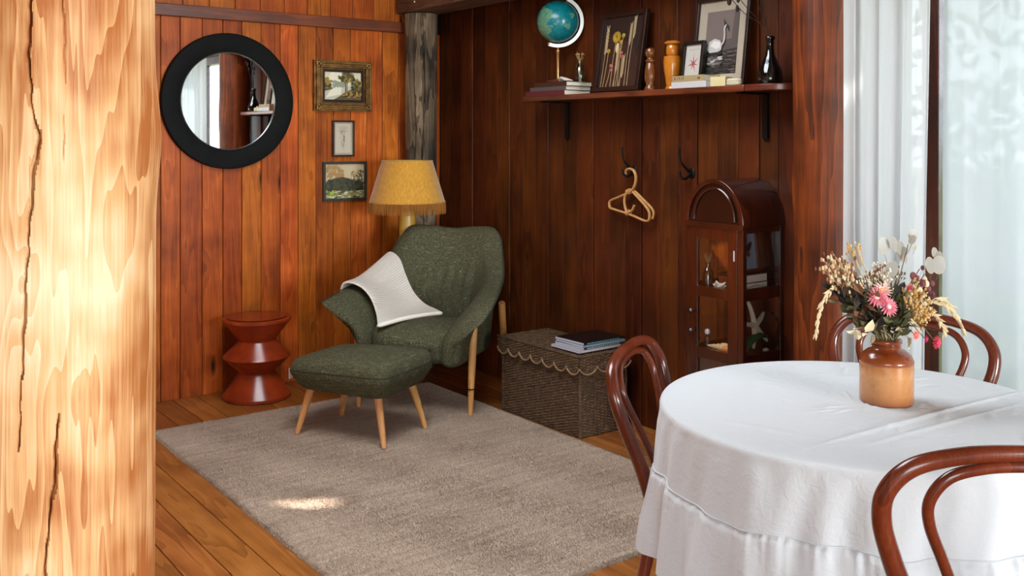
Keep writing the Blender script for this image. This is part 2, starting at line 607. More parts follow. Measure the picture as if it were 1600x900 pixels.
beam = B().box(3.205, 3.45, -5.0, 5.58, 2.315, 2.56).make('trim_2', M['beam'], smooth=False, bevel=0.008)
tag(beam, kind='structure')
B().ball((3.205, 5.35, 2.37), 0.006).make('screw_head', M['white'], beam)

# outdoors
tag(B().box(-40, 60, -40, 60, -0.5, -0.45).make('ground', M['lawn'], smooth=False), kind='structure')


def leaf_cloud(n, fn, size, seed):
    rng = np.random.default_rng(seed)
    b = B()
    for _ in range(n):
        p = fn(rng)
        if p is None:
            continue
        d = rng.normal(size=3); d /= np.linalg.norm(d)
        e = np.cross(d, rng.normal(size=3)); e /= np.linalg.norm(e)
        sz = size * rng.uniform(0.7, 1.3)
        p = np.array(p)
        b.add([p - d * sz, p + e * sz * 0.4, p + d * sz, p - e * sz * 0.4], [(0, 1, 2, 3)])
    return b


SD = np.array((1.56, -1.41, 1.64)); SD /= np.linalg.norm(SD)     # towards the sun
chinks = [((1.60, 3.735), 0.010), ((1.69, 3.69), 0.015), ((1.79, 3.60), 0.018), ((1.65, 3.60), 0.010)]  # gaps left in the leaves so sun flecks reach the rug


def shade_canopy(rng):
    u = rng.normal(size=3); u /= np.linalg.norm(u)
    r = rng.uniform(0.2, 1) ** 0.4
    p = np.array((7.4, -2.6, 5.2)) + u * r * np.array((2.4, 2.6, 1.7))
    for (cx, cy), rad in chinks:
        q = p - np.array((cx, cy, 0.02))
        perp = q - SD * q.dot(SD)
        if np.linalg.norm(perp) < rad + 0.05:
            return None
    return p


tree = thing('added_shade_tree', 'leafy tree added out of view to shade the window and dapple the sun', 'tree', (7.4, -2.6, -0.45))  # unseen leaves placed to block the sun except through the gaps
b = leaf_cloud(40000, shade_canopy, 0.11, 3)
b.v = [(p[0] - 7.4, p[1] + 2.6, p[2] + 0.45) for p in b.v]
tag(b.make('foliage', M['leaf_out'], tree, smooth=False, recalc=False), kind='stuff')
B().tube([(0, 0, 0), (0.05, 0.1, 2), (0.1, 0, 5)], [0.22, 0.17, 0.08], 12).make('trunk', M['bark'], tree)

shrub = thing('garden_shrub', 'tall green shrub showing dimly through the sheer curtain', 'shrub', (6.2, 2.2, -0.45))
b = leaf_cloud(5000, lambda r: (r.normal(0, 0.8), r.normal(0, 0.9), abs(r.normal(1.4, 0.8))), 0.08, 5)
tag(b.make('foliage', M['leaf_out'], shrub, smooth=False, recalc=False), kind='stuff')
B().tube([(0, 0, 0), (0.05, 0, 1.2)], [0.07, 0.03], 8).make('stem', M['bark'], shrub)


# ---------------------------------------------------------------- round log posts
def log_post(name, label, c, r, z0, z1, mat, cracks=(), lumps=(), nseg=96, nz=70, seed=1, amp=0.03, group=None):
    root = thing(name, label, 'post', (c[0], c[1], 0), group=group)
    rng = np.random.default_rng(seed)
    ph = rng.uniform(0, 6.28, 12)
    b = B()

    def fn(u, v):
        a = 2 * PI * u
        z = z0 + (z1 - z0) * v
        rr = r * (1 + amp * (math.sin(a * 2 + ph[0] + z * 0.8) + 0.6 * math.sin(a * 3 + ph[1] - z * 1.1) + 0.5 * math.sin(z * 2.1 + ph[2]) + 0.35 * math.sin(z * 4.3 + a * 2 + ph[3])
                           + 0.16 * math.sin(a * 9 + z * 1.3 + ph[5]) + 0.12 * math.sin(a * 14 - z + ph[6])))
        for (la, lz, lw, lh, ld) in lumps:
            da = (a - la + PI) % (2 * PI) - PI
            rr += ld * math.exp(-(da / lw) ** 2 - ((z - lz) / lh) ** 2)
        for path, wd, dp in cracks:
            for (z_a, a_a), (z_b, a_b) in zip(path, path[1:]):
                if min(z_a, z_b) <= z <= max(z_a, z_b):
                    t = (z - z_a) / (z_b - z_a)
                    ac = a_a + (a_b - a_a) * t + 0.006 * math.sin(z * 60) + 0.004 * math.sin(z * 143)
                    da = abs((a - ac + PI) % (2 * PI) - PI) * r
                    lo, hi = path[-1][0], path[0][0]
                    tw = wd * (0.35 + 0.65 * math.sin(PI * min(1, max(0, (z - lo) / (hi - lo)))) ** 0.5) * (0.75 + 0.4 * math.sin(z * 23))
                    if da < tw:
                        rr -= dp * (1 - da / tw) ** 0.6
        return (rr * math.cos(a), rr * math.sin(a), z)

    b.grid(nseg, nz, fn, wrap=True)
    b.make('log', mat, root, angle=50)
    return root


# pale peeled log close to the camera; angles are measured round its axis
LP = (0.431, 2.17)
az = math.atan2(-LP[1], -LP[0])


def ang(px_off):      # metres off the axis as seen from the room side -> angle
    return az + math.asin(max(-1, min(1, px_off / 0.2)))


cr1 = [(1.84, ang(-0.030)), (1.66, ang(-0.038)), (1.56, ang(-0.033)), (1.50, ang(-0.020)), (1.42, ang(-0.032)), (1.20, ang(-0.045)), (0.92, ang(-0.055))]
cr2 = [(0.98, ang(0.012)), (0.85, ang(0.006)), (0.76, ang(-0.006)), (0.62, ang(-0.014)), (0.45, ang(-0.022)), (0.2, ang(-0.03))]
cr3 = [(1.78, ang(0.02)), (1.62, ang(0.024)), (1.45, ang(0.02))]
log_post('log_post', 'thick pale peeled pine log post with long dark cracks', LP, 0.2, 0.0, 2.85, M['log_pale'],
         [(cr1, 0.0042, 0.022), (cr2, 0.004, 0.02), (cr3, 0.002, 0.005)],
         [(az + 1.45, 1.5, 0.5, 0.10, 0.012), (ang(0.05), 1.07, 0.2, 0.05, 0.004), (ang(-0.04), 1.7, 0.25, 0.06, 0.004), (ang(-0.03), 0.6, 0.3, 0.1, 0.005)],
         nseg=760, nz=300, amp=0.012, seed=3)
log_post('log_post', 'reddish brown stained log post beside the white curtain', (3.40, 2.412), 0.135, 0.0, 2.85, M['log_brown'],
         [([(1.5, math.atan2(-2.41, -3.4) + 1.0), (1.2, math.atan2(-2.41, -3.4) + 0.9), (0.8, math.atan2(-2.41, -3.4) + 1.05)], 0.004, 0.015)],
         [(2.2, 1.3, 0.3, 0.1, 0.01), (3.6, 1.7, 0.3, 0.2, 0.008)], nseg=240, nz=160, amp=0.03, seed=5)
log_post('log_post', 'weathered grey log post standing in the corner', (3.335, 5.482), 0.105, 0.0, 2.31, M['log_grey'],
         [([(2.2, 4.3), (1.8, 4.4), (1.3, 4.2), (0.9, 4.35)], 0.006, 0.02), ([(2.0, 3.7), (1.5, 3.8), (1.1, 3.65)], 0.005, 0.015)],
         [(4.0, 1.75, 0.5, 0.03, -0.008), (4.2, 1.95, 0.4, 0.03, -0.006)], nseg=220, nz=160, amp=0.03, seed=9)

# ---------------------------------------------------------------- rug
RX0, RX1, RY0, RY1 = 1.462, 3.118, 2.52, 5.03
t = NT('rug_wool')
n1 = t.noise(t.coords((3, 34, 3)), 1.0, 4, 0.6)
n2 = t.noise(t.coords((230, 230, 230)), 1.0, 2, 0.6)
n3 = t.noise(t.coords((1.5, 2.5, 1)), 1.0, 3)
f = t.math('ADD', t.math('MULTIPLY', n1, 0.5), t.math('ADD', t.math('MULTIPLY', n2, 0.5), t.math('MULTIPLY', n3, 0.25)))
t.base(t.ramp(f, [(0.4, (140, 120, 102)), (0.62, (178, 157, 138)), (0.85, (206, 188, 168))]))
t.set(Roughness=1.0); t.bsdf.inputs['Specular IOR Level'].default_value = 0.05
t.bsdf.inputs['Sheen Weight'].default_value = 0.3
t.bump(n2, 0.6, 0.006)
M['rug'] = t.m
rug = thing('rug', 'large beige wool rug on the wooden floor', 'rug', ((RX0 + RX1) / 2, (RY0 + RY1) / 2, 0))
hw, hl = (RX1 - RX0) / 2, (RY1 - RY0) / 2
b = B()


def rugf(u, v):
    x, y = (u * 2 - 1) * hw, (v * 2 - 1) * hl
    e = min(1, min(hw - abs(x), hl - abs(y)) / 0.02)
    x += 0.002 * math.sin(y * 5); y += 0.002 * math.sin(x * 6)
    return (x, y, 0.001 + 0.013 * max(0, e) ** 0.5 + 0.0008 * math.sin(x * 13 + y * 5))


b.grid(100, 140, rugf)
b.make('woven_base', M['rug'], rug)
rng = np.random.default_rng(2)
N = 230000
px = rng.uniform(-hw, hw, N); py = rng.uniform(-hl, hl, N)
ne = 14000                                                    # denser tufts along the bound edges
side = rng.integers(0, 4, ne); tt = rng.uniform(-1, 1, ne); off = rng.uniform(-0.004, 0.008, ne)
ex = np.where(side < 2, tt * hw, np.where(side == 2, -hw - off + 0.004, hw + off - 0.004)); ey = np.where(side < 2, np.where(side == 0, -hl - off + 0.004, hl + off - 0.004), tt * hl)
px = np.concatenate([px, ex]); py = np.concatenate([py, ey])
px = px + 0.002 * np.sin(py * 5); py = py + 0.002 * np.sin(px * 6)
n = len(px)
an = rng.uniform(0, 2 * PI, n); hgt = rng.uniform(0.004, 0.009, n); wd = 0.0016
dx, dy = np.cos(an) * wd, np.sin(an) * wd
lx, ly = rng.normal(0, 0.003, n) - 0.002, rng.normal(0, 0.003, n)
edge = np.minimum(hw - np.abs(px), hl - np.abs(py))
zb = 0.001 + 0.013 * np.sqrt(np.clip(edge / 0.02, 0, 1)) - 0.001
V = np.stack([np.stack([px - dx, py - dy, zb], 1), np.stack([px + dx, py + dy, zb], 1), np.stack([px + lx, py + ly, zb + hgt], 1)], 1).reshape(-1, 3)
me = bpy.data.meshes.new('pile')
me.vertices.add(3 * n); me.vertices.foreach_set('co', V.astype(np.float32).ravel())
me.loops.add(3 * n); me.loops.foreach_set('vertex_index', np.arange(3 * n, dtype=np.int32))
me.polygons.add(n); me.polygons.foreach_set('loop_start', np.arange(0, 3 * n, 3, dtype=np.int32))
me.update(); me.validate()
me.materials.append(M['rug'])
o = bpy.data.objects.new('pile', me); C.objects.link(o); o.parent = rug
tag(o, kind='stuff')

# ---------------------------------------------------------------- mirror
mr = thing('round_mirror', 'round wall mirror with a wide black wooden frame', 'mirror', (2.075, YA - 0.007, 1.715), 0.012)
Ry = Matrix.Rotation(PI / 2, 4, 'X')       # lathe axis z -> -y
fr = [(0.288, 0.0), (0.288, 0.012), (0.292, 0.02), (0.300, 0.024), (0.385, 0.034), (0.397, 0.030), (0.400, 0.022), (0.400, 0.0), (0.288, 0.0)]
B().lathe(fr, 128, cap=False, M=Ry).make('frame', M['black_mirror_frame'], mr)
B().lathe([(0.284, 0.0), (0.284, 0.017), (0.287, 0.019), (0.290, 0.017)], 128, cap=False, M=Ry).make('inner_rim', plain('silver_rim', (120, 124, 122), 0.25, 0.8), mr)
B().lathe([(0.0, 0.009), (0.284, 0.009)], 96, cap=False, M=Ry).make('mirror_glass', M['mirror'], mr)


# ---------------------------------------------------------------- framed pictures
def picture(name, label, cat, loc, rot, wd, ht, bw, depth, fmat, art, art_mats, group=None, mat_col=None, mat_w=0.0, glass=True, step_prof=None, scale_art=True):
    """local frame: centre at origin on the wall, x right, z up, facing -y"""
    r = thing(name, label, cat, loc, rot=rot, group=group)
    for (x0, x1, z0, z1) in ((-wd / 2, wd / 2, ht / 2 - bw, ht / 2), (-wd / 2, wd / 2, -ht / 2, -ht / 2 + bw), (-wd / 2, -wd / 2 + bw, -ht / 2 + bw, ht / 2 - bw), (wd / 2 - bw, wd / 2, -ht / 2 + bw, ht / 2 - bw)):
        b = B()
        hor = (x1 - x0) > (z1 - z0) and abs(z1 - z0 - bw) < 1e-6
        if step_prof:
            n = len(step_prof)
            for i, (t0, t1, dd) in enumerate(step_prof):
                if hor:
                    sgn = 1 if z0 > 0 else -1
                    za, zb_ = (z1 - t1 * bw, z1 - t0 * bw) if sgn > 0 else (z0 + t0 * bw, z0 + t1 * bw)
                    b.box(x0 + t0 * bw, x1 - t0 * bw, -dd, 0, za, zb_)
                else:
                    sgn = 1 if x0 > 0 else -1
                    xa, xb = (x1 - t1 * bw, x1 - t0 * bw) if sgn > 0 else (x0 + t0 * bw, x0 + t1 * bw)
                    b.box(xa, xb, -dd, 0, z0 - bw * (1 - t1), z1 + bw * (1 - t1))
        else:
            b.box(x0, x1, -depth, 0, z0, z1)
        b.make('frame_side', fmat, r, smooth=False, bevel=0.0015)
    iw, ih = wd / 2 - bw, ht / 2 - bw
    B().box(-iw, iw, -depth * 0.35, -0.0005, -ih, ih).make('backing', mat_col or M['white'], r, smooth=False)
    if art:
        aw, ah = (iw - mat_w, ih - mat_w)
        sh = [(mi, [(max(-1, min(1, x)) * aw, max(-1, min(1, z)) * ah) for x, z in poly]) for mi, poly in art]
        flat_art('picture', art_mats, sh, r, loc=(0, -depth * 0.35 - 0.0002, 0), step=0.00006)
    if glass:
        B().box(-iw, iw, -depth * 0.62, -depth * 0.6, -ih, ih).make('glass', M['glass'], r, smooth=False)
    return r


FULL = [(-1, -1), (1, -1), (1, 1), (-1, 1)]
pc = lambda n, c: plain('paint_' + n, c, 0.55)
P_ = dict(sky=pc('sky', (214, 208, 176)), skyw=pc('sky_light', (232, 226, 200)), water=pc('water', (190, 190, 168)), waterw=pc('water_light', (228, 222, 200)), tree=pc('tree', (88, 82, 34)), treed=pc('tree_dark', (52, 54, 24)),
          treey=pc('tree_gold', (150, 122, 46)), trunk=pc('trunk', (104, 74, 40)), bank=pc('bank', (96, 78, 34)), bankd=pc('bank_dark', (58, 50, 24)), mist=pc('mist', (140, 152, 128)), warm=pc('warm', (176, 120, 60)))
keys = list(P_)
pm = [P_[k] for k in keys]
ix = {k: i for i, k in enumerate(keys)}
rg = random.Random(11)
art = [(ix['sky'], FULL), (ix['skyw'], [(-1, 0.1), (0.4, 0.2), (0.3, 1), (-0.6, 1)]), (ix['water'], [(-1, -1), (1, -1), (1, -0.02), (-1, 0.02)]),
       (ix['waterw'], [(-0.9, -0.85), (-0.1, -0.6), (-0.05, -0.1), (-0.4, -0.05), (-0.7, -0.4)])]
for _ in range(26):
    art.append((ix['mist'], blob(rg.uniform(-0.55, 0.1), rg.uniform(-0.02, 0.3), 0.07, 0.12, 9, 0.3, rg)))
for _ in range(40):
    art.append((ix[rg.choice(['tree', 'treed', 'treey'])], blob(rg.uniform(-1, -0.66), rg.uniform(-0.15, 0.55) , 0.09, 0.1, 8, 0.35, rg)))
art.append((ix['bank'], [(-1, -0.2), (-0.5, -0.12), (-0.6, -0.24), (-1, -0.4)]))
art.append((ix['bank'], [(-0.5, -1), (1, -1), (1, 0.1), (0.6, -0.1), (0.2, -0.45)]))
art.append((ix['bankd'], [(-0.2, -0.92), (1, -0.6), (1, -0.3), (0.4, -0.5)]))
for (tx, tw, top) in ((0.16, 0.035, 0.95), (0.24, 0.02, 0.8), (0.8, 0.025, 0.6)):
    art.append((ix['trunk'], [(tx - tw, -0.55), (tx + tw, -0.55), (tx + tw * 0.5, top), (tx - tw * 0.5, top)]))
for _ in range(120):
    a = rg.uniform(0, 6.28); r_ = rg.random() ** 0.5
    art.append((ix[rg.choice(['tree', 'tree', 'treed', 'treey'])], blob(0.2 + 0.42 * r_ * math.cos(a), 0.62 + 0.38 * r_ * math.sin(a), 0.06, 0.06, 7, 0.4, rg)))
for _ in range(60):
    art.append((ix[rg.choice(['tree', 'treed', 'treey'])], blob(rg.uniform(0.5, 1), rg.uniform(-0.2, 0.45), 0.08, 0.09, 7, 0.4, rg)))
for _ in range(26):
    art.append((ix[rg.choice(['bank', 'treey', 'warm'])], blob(rg.uniform(0.0, 0.95), rg.uniform(-0.85, -0.4), 0.08, 0.05, 7, 0.4, rg)))
art.append((ix['warm'], blob(0.72, -0.55, 0.05, 0.16, 9, 0.1, rg)))
t = NT('antique_gilt')
nn = t.noise(t.coords((22, 22, 22)), 1.0, 3)
t.base(t.ramp(nn, [(0.3, (96, 68, 34)), (0.7, (158, 120, 66))])); t.set(Metallic=0.7, Roughness=0.38); t.bump(nn, 0.2, 0.002); M['gilt'] = t.m
gp = picture('painting', 'woodland lake painting in a heavy antique gold frame', 'painting', (2.814, YA - 0.002, 1.827), (0, 0, 0), 0.40, 0.318, 0.072, 0.045, M['gilt'], art, pm,
             step_prof=[(0, 0.14, 0.03), (0.14, 0.3, 0.05), (0.3, 0.52, 0.042), (0.52, 0.66, 0.05), (0.66, 1.0, 0.022)], glass=False)
il = 0.128; ih_ = 0.087
bb = B()
for (x0, x1, z0, z1) in ((-0.146, 0.146, 0.087, 0.104), (-0.146, 0.146, -0.104, -0.087), (-0.146, -0.128, -0.087, 0.087), (0.128, 0.146, -0.087, 0.087)):
    bb.box(x0, x1, -0.027, -0.02, z0, z1)
bb.make('dark_slip', M['frame_dark'], gp, smooth=False)
for sx in (-1, 1):
    for sz in (-1, 1):
        q = B()
        for k in range(5):
            q.ball((sx * (0.186 - 0.012 * (k % 3)), -0.045, sz * (0.145 - 0.012 * (k // 2))), 0.010, 10, 6, sc=(1, 0.6, 1))
        q.make('corner_ornament', M['gilt'], gp)

# small engraved print
ink = plain('ink_faint', (150, 138, 120), 0.8)
paper = plain('aged_paper', (206, 196, 176), 0.8)
art = [(0, [(-0.82, -0.88), (0.82, -0.88), (0.82, 0.9), (-0.82, 0.9)])]
for k in range(7):
    zz = 0.72 - 0.05 * k
    art.append((1, [(-0.5 + 0.05 * (k % 3), zz), (0.55 - 0.07 * (k % 2), zz), (0.55 - 0.07 * (k % 2), zz + 0.012), (-0.5 + 0.05 * (k % 3), zz + 0.012)]))
for k in range(40):
    x0 = rg.gauss(0, 0.14); z0 = rg.uniform(-0.6, 0.3)
    art.append((1, [(x0, z0), (x0 + 0.015, z0), (x0 + rg.uniform(-.1, .1), z0 + 0.22), (x0 - 0.01, z0 + 0.2)]))
picture('framed_print', 'small upright faded print in a thin brown frame', 'picture', (2.8225, YA - 0.002, 1.494), (0, 0, 0), 0.153, 0.23, 0.011, 0.018, M['frame_dark'], art, [paper, ink], mat_col=plain('mount', (178, 166, 146), 0.8))
# lower landscape print
P2 = dict(sky=pc('haze', (206, 192, 156)), hill=pc('grove', (66, 70, 46)), hilld=pc('grove_dark', (42, 46, 32)), gold=pc('autumn', (176, 140, 84)), grass=pc('meadow', (150, 150, 96)), lime=pc('lime', (150, 176, 60)), pale=pc('pale', (196, 190, 160)))
k2 = list(P2); m2 = [P2[k] for k in k2]; i2 = {k: i for i, k in enumerate(k2)}
art = [(i2['sky'], FULL), (i2['grass'], [(-1, -1), (1, -1), (1, -0.35), (-1, -0.3)])]
for _ in range(60):
    art.append((i2[rg.choice(['gold', 'pale', 'gold'])], blob(rg.uniform(-0.9, -0.1), rg.uniform(0.1, 0.85), 0.09, 0.12, 8, 0.4, rg)))
art.append((i2['hill'], [(-1, -0.5), (-0.95, 0.0), (-0.5, 0.2), (-0.1, 0.25), (0.3, 0.12), (0.9, -0.1), (1, -0.45), (0.3, -0.55), (-0.4, -0.5)]))
for _ in range(90):
    xx = rg.uniform(-0.92, 0.9)
    art.append((i2[rg.choice(['hill', 'hilld'])], blob(xx, rg.uniform(-0.5, 0.15 - 0.15 * abs(xx)), 0.09, 0.1, 7, 0.4, rg)))
for _ in range(40):
    art.append((i2[rg.choice(['gold', 'pale', 'hill'])], blob(rg.uniform(0.3, 0.95), rg.uniform(0.05, 0.6), 0.05, 0.09, 7, 0.4, rg)))
for _ in range(40):
    art.append((i2[rg.choice(['grass', 'pale', 'hill'])], blob(rg.uniform(-1, 1), rg.uniform(-0.95, -0.5), 0.1, 0.05, 7, 0.4, rg)))
for _ in range(8):
    art.append((i2['lime'], blob(-0.72 + rg.uniform(-.08, .08), -0.7 + rg.uniform(-.12, .12), 0.05, 0.08, 7, 0.4, rg)))
picture('framed_print', 'hazy green landscape print in a dark frame beside the lampshade', 'picture', (2.833, YA - 0.002, 1.222), (0, 0, 0), 0.306, 0.25, 0.016, 0.02, plain('dark_olive_frame', (46, 46, 38), 0.4), art, m2)

# ---------------------------------------------------------------- orange zigzag stool
t = NT('orange_glaze')
nn = t.noise(t.coords((8, 8, 8)), 1.0, 3)
t.base(t.ramp(nn, [(0.3, (118, 40, 16)), (0.7, (156, 58, 24))])); t.set(Roughness=0.22); M['orange'] = t.m
st = thing('stool', 'glossy orange zigzag drum stool against the plank wall', 'stool', (2.165, 5.38, 0))
prof = [(0.0, 0.0), (0.185, 0.0), (0.192, 0.006), (0.192, 0.022), (0.186, 0.03), (0.112, 0.140), (0.108, 0.150), (0.112, 0.160), (0.186, 0.232), (0.191, 0.240), (0.186, 0.250), (0.112, 0.325),
        (0.109, 0.333), (0.112, 0.342), (0.186, 0.436), (0.193, 0.446), (0.193, 0.458), (0.187, 0.464), (0.0, 0.466)]
B().lathe(prof, 72, cap=False).make('body', M['orange'], st, angle=25)
B().lathe([(0.0, 0.4665), (0.165, 0.4665), (0.168, 0.4685), (0.0, 0.4690)], 72, cap=False).make('seat_disc', M['orange'], st)

# ---------------------------------------------------------------- floor lamp behind the armchair
lamp = thing('floor_lamp', 'yellow column lamp with a fringed mustard shade behind the armchair', 'lamp', (3.085, 5.238, 0))
t = NT('mustard_velvet')
nn = t.noise(t.coords((120, 120, 16)), 1.0, 3)
cc = t.ramp(nn, [(0.3, (176, 122, 30)), (0.7, (204, 150, 48))])
t.base(cc); t.set(Roughness=0.85); t.bsdf.inputs['Sheen Weight'].default_value = 0.4
M['shade'] = t.m
M['shade_in'] = plain('shade_lining', (210, 180, 110), 0.8)
B().lathe([(0.236, 1.10), (0.158, 1.355)], 96, cap=False).make('lamp_shade', M['shade'], lamp)
B().lathe([(0.1545, 1.354), (0.2335, 1.10)], 96, cap=False).make('shade_lining', M['shade_in'], lamp)
B().tube([(0.158 * math.cos(a), 0.158 * math.sin(a), 1.355) for a in np.linspace(0, 2 * PI, 65)[:-1]], 0.003, 8, closed=True).make('piping', M['shade'], lamp)
B().tube([(0.2365 * math.cos(a), 0.2365 * math.sin(a), 1.10) for a in np.linspace(0, 2 * PI, 65)[:-1]], 0.004, 8, closed=True).make('piping', M['shade'], lamp)
b = B()
for k in range(520):
    a = 2 * PI * k / 520 + random.uniform(-0.004, 0.004)
    r0 = 0.2375 + random.uniform(-0.002, 0.002)
    a2 = a + random.uniform(-0.02, 0.02)
    ln = random.uniform(0.068, 0.078)
    b.tube([(r0 * math.cos(a), r0 * math.sin(a), 1.104), (r0 * math.cos((a + a2) / 2) * 1.012, r0 * math.sin((a + a2) / 2) * 1.012, 1.104 - ln * 0.5), (r0 * math.cos(a2) * 1.01, r0 * math.sin(a2) * 1.01, 1.104 - ln)], [0.0012, 0.0014, 0.0009], 4)
tag(b.make('fringe', plain('fringe', (150, 94, 26), 0.8), lamp), kind='stuff')
t = NT('yellow_ceramic'); t.base((0.52, 0.31, 0.05, 1)); t.set(Roughness=0.35); M['lampbase'] = t.m
B().lathe([(0.0, 0.0), (0.075, 0.0), (0.08, 0.01), (0.058, 0.03), (0.052, 0.06), (0.052, 1.0), (0.045, 1.04), (0.02, 1.06), (0.02, 1.10), (0.0, 1.10)], 48, cap=False).make('column', M['lampbase'], lamp)
B().lathe([(0.0, 1.10), (0.012, 1.10), (0.012, 1.15), (0.03, 1.17), (0.034, 1.22), (0.02, 1.26), (0, 1.265)], 24, cap=False).make('bulb', M['white'], lamp)
bs = B()
for k in range(3):
    a = 2 * PI * k / 3
    bs.cyl((0, 0, 1.135), (0.225 * math.cos(a), 0.225 * math.sin(a), 1.135), 0.002, seg=6)
bs.make('spider', M['black_iron'], lamp)

# ---------------------------------------------------------------- green woven upholstery
def tweed(name, c1, c2, c3, s=1.0):
    t = NT(name)
    a = t.noise(t.coords((14 * s, 210 * s, 210 * s)), 1.0, 4, 0.7)
    b_ = t.noise(t.coords((210 * s, 210 * s, 14 * s)), 1.0, 4, 0.7)
    c_ = t.noise(t.coords((210 * s, 14 * s, 210 * s)), 1.0, 4, 0.7)
    f = t.math('MAXIMUM', t.math('MAXIMUM', a, b_), c_)
    t.base(t.ramp(f, [(0.50, c1), (0.63, c2), (0.76, c3)]))
    t.set(Roughness=0.95); t.bsdf.inputs['Specular IOR Level'].default_value = 0.15
    t.bump(f, 0.5, 0.003)
    return t.m


M['tweed'] = tweed('green_tweed', (62, 61, 44), (92, 91, 68), (176, 170, 140))
M['piping'] = plain('dark_green_piping', (40, 45, 32), 0.9)

# ---------------------------------------------------------------- armchair (x right, y to the rear)
ac = thing('armchair', 'dark green tweed wing armchair with pale beech legs', 'armchair', (2.926, 4.715, 0.014), math.atan2(-0.78, 0.63))
# horseshoe of the shell, from the front of one arm round the back to the other
H_pts = [  # (x, y, z_bottom, z_top, lean_x, lean_y, thickness)
    (-0.245, -0.385, 0.325, 0.588, -0.232, -0.03, 0.050),
    (-0.245, -0.335, 0.290, 0.606, -0.212, -0.01, 0.072),
    (-0.247, -0.20, 0.280, 0.630, -0.180, 0.0, 0.100),
    (-0.255, -0.04, 0.280, 0.655, -0.135, 0.02, 0.122),
    (-0.262, 0.10, 0.275, 0.700, -0.100, 0.055, 0.110),
    (-0.245, 0.205, 0.270, 0.795, -0.075, 0.085, 0.110),
    (-0.200, 0.270, 0.270, 0.935, -0.075, 0.115, 0.104),
    (-0.110, 0.300, 0.270, 0.948, -0.045, 0.125, 0.100),
    (0.0, 0.308, 0.270, 0.935, 0.0, 0.13, 0.100),
    (0.110, 0.300, 0.270, 0.948, 0.045, 0.125, 0.100),
    (0.200, 0.270, 0.270, 0.935, 0.075, 0.115, 0.104),
    (0.245, 0.205, 0.270, 0.795, 0.075, 0.085, 0.110),
    (0.262, 0.10, 0.275, 0.700, 0.100, 0.055, 0.110),
    (0.255, -0.04, 0.280, 0.655, 0.135, 0.02, 0.122),
    (0.247, -0.20, 0.280, 0.630, 0.175, 0.0, 0.120),
    (0.243, -0.345, 0.285, 0.585, 0.190, -0.01, 0.112),
    (0.240, -0.410, 0.305, 0.495, 0.150, -0.02, 0.090)]
Hs = smooth_path(H_pts, 8)
NU = len(Hs)
prof_n = 44


def shell_frame(i):
    x, y, zb_, zt, lx, ly, th = Hs[i]
    j0, j1 = max(0, i - 1), min(NU - 1, i + 1)
    d = Vector((Hs[j1][0] - Hs[j0][0], Hs[j1][1] - Hs[j0][1], 0)).normalized()
    nrm = Vector((d.y, -d.x, 0))       # points inward to the seat for this winding?
    if nrm.dot(Vector((-x, -0.05 - y, 0))) < 0:
        nrm = -nrm
    return x, y, zb_, zt, lx, ly, th, nrm


def shell_pt(i, w, s_):
    """w 0..1 up the shell, s_ in [-.5,.5] outward(-) to inward(+)"""
    x, y, zb_, zt, lx, ly, th, nrm = shell_frame(i)
    e = w ** 1.9
    e2 = 0.25 * w + 0.75 * w ** 3.2
    c = Vector((x + lx * e2, y + ly * (0.25 * w + 0.75 * e), zb_ + (zt - zb_) * w))
    # belly: pads swell inward half way up
    swell = 0.30 * math.sin(PI * min(1, w * 1.05)) ** 2
    return c + nrm * th * (s_ + (swell if s_ > 0 else 0) * (0.5 if s_ > 0 else 0)), nrm


vs, fs = [], []
for i in range(NU):
    end = min(i, NU - 1 - i) / 6.0
    es = math.sqrt(max(0.0, 1 - (1 - min(1, end)) ** 2))
    es = max(es, 0.18)
    u = i / (NU - 1)
    for k in range(prof_n):
        a = k / prof_n
        if a < 0.40:                      # inner face going up
            w, s_ = a / 0.40 * 0.93, 0.5
        elif a < 0.54:                    # rounded top
            q = (a - 0.40) / 0.14 * PI
            w, s_ = 0.93 + 0.07 * math.sin(q), 0.5 * math.cos(q)
        elif a < 0.92:                    # outer face going down
            w, s_ = 0.93 * (1 - (a - 0.54) / 0.38), -0.5
        else:
            q = (a - 0.92) / 0.08
            w, s_ = -0.02 * math.sin(q * PI), -0.5 + q
        p, nrm = shell_pt(i, max(0, w), s_ * es)
        if w < 0:
            p.z += w
        # soft upright pleats low on the inside of the back
        if s_ > 0.2 and 0.3 < u < 0.7:
            xx = p.x
            f_ = sm(0.28, 0.40, w) * (1 - sm(0.58, 0.82, w)) * (1 - sm(0.17, 0.25, abs(xx)))
            p = p + nrm * 0.0065 * f_ * (math.sin(xx * 95 + 3 * math.sin(w * 5)) + 0.5 * math.sin(xx * 51 + 1))
        vs.append(p)
for i in range(NU - 1):
    for k in range(prof_n):
        k2 = (k + 1) % prof_n
        fs.append((i * prof_n + k, i * prof_n + k2, (i + 1) * prof_n + k2, (i + 1) * prof_n + k))
fs.append(tuple(range(prof_n)))
fs.append(tuple(reversed(range((NU - 1) * prof_n, NU * prof_n))))
B().add(vs, fs).make('shell', M['tweed'], ac, angle=70, sub=1)
# piping along the outer top edge of the arms
for side, rng_ in (('l', range(2, 46)), ('r', range(NU - 46, NU - 2))):
    pts = []
    for i in rng_:
        p, nr = shell_pt(i, 0.992, -0.30)
        p = p - nr * 0.001 + Vector((0, 0, 0.001))
        pts.append(p)
    B().tube(pts, 0.0032, 6).make('piping', M['piping'], ac)


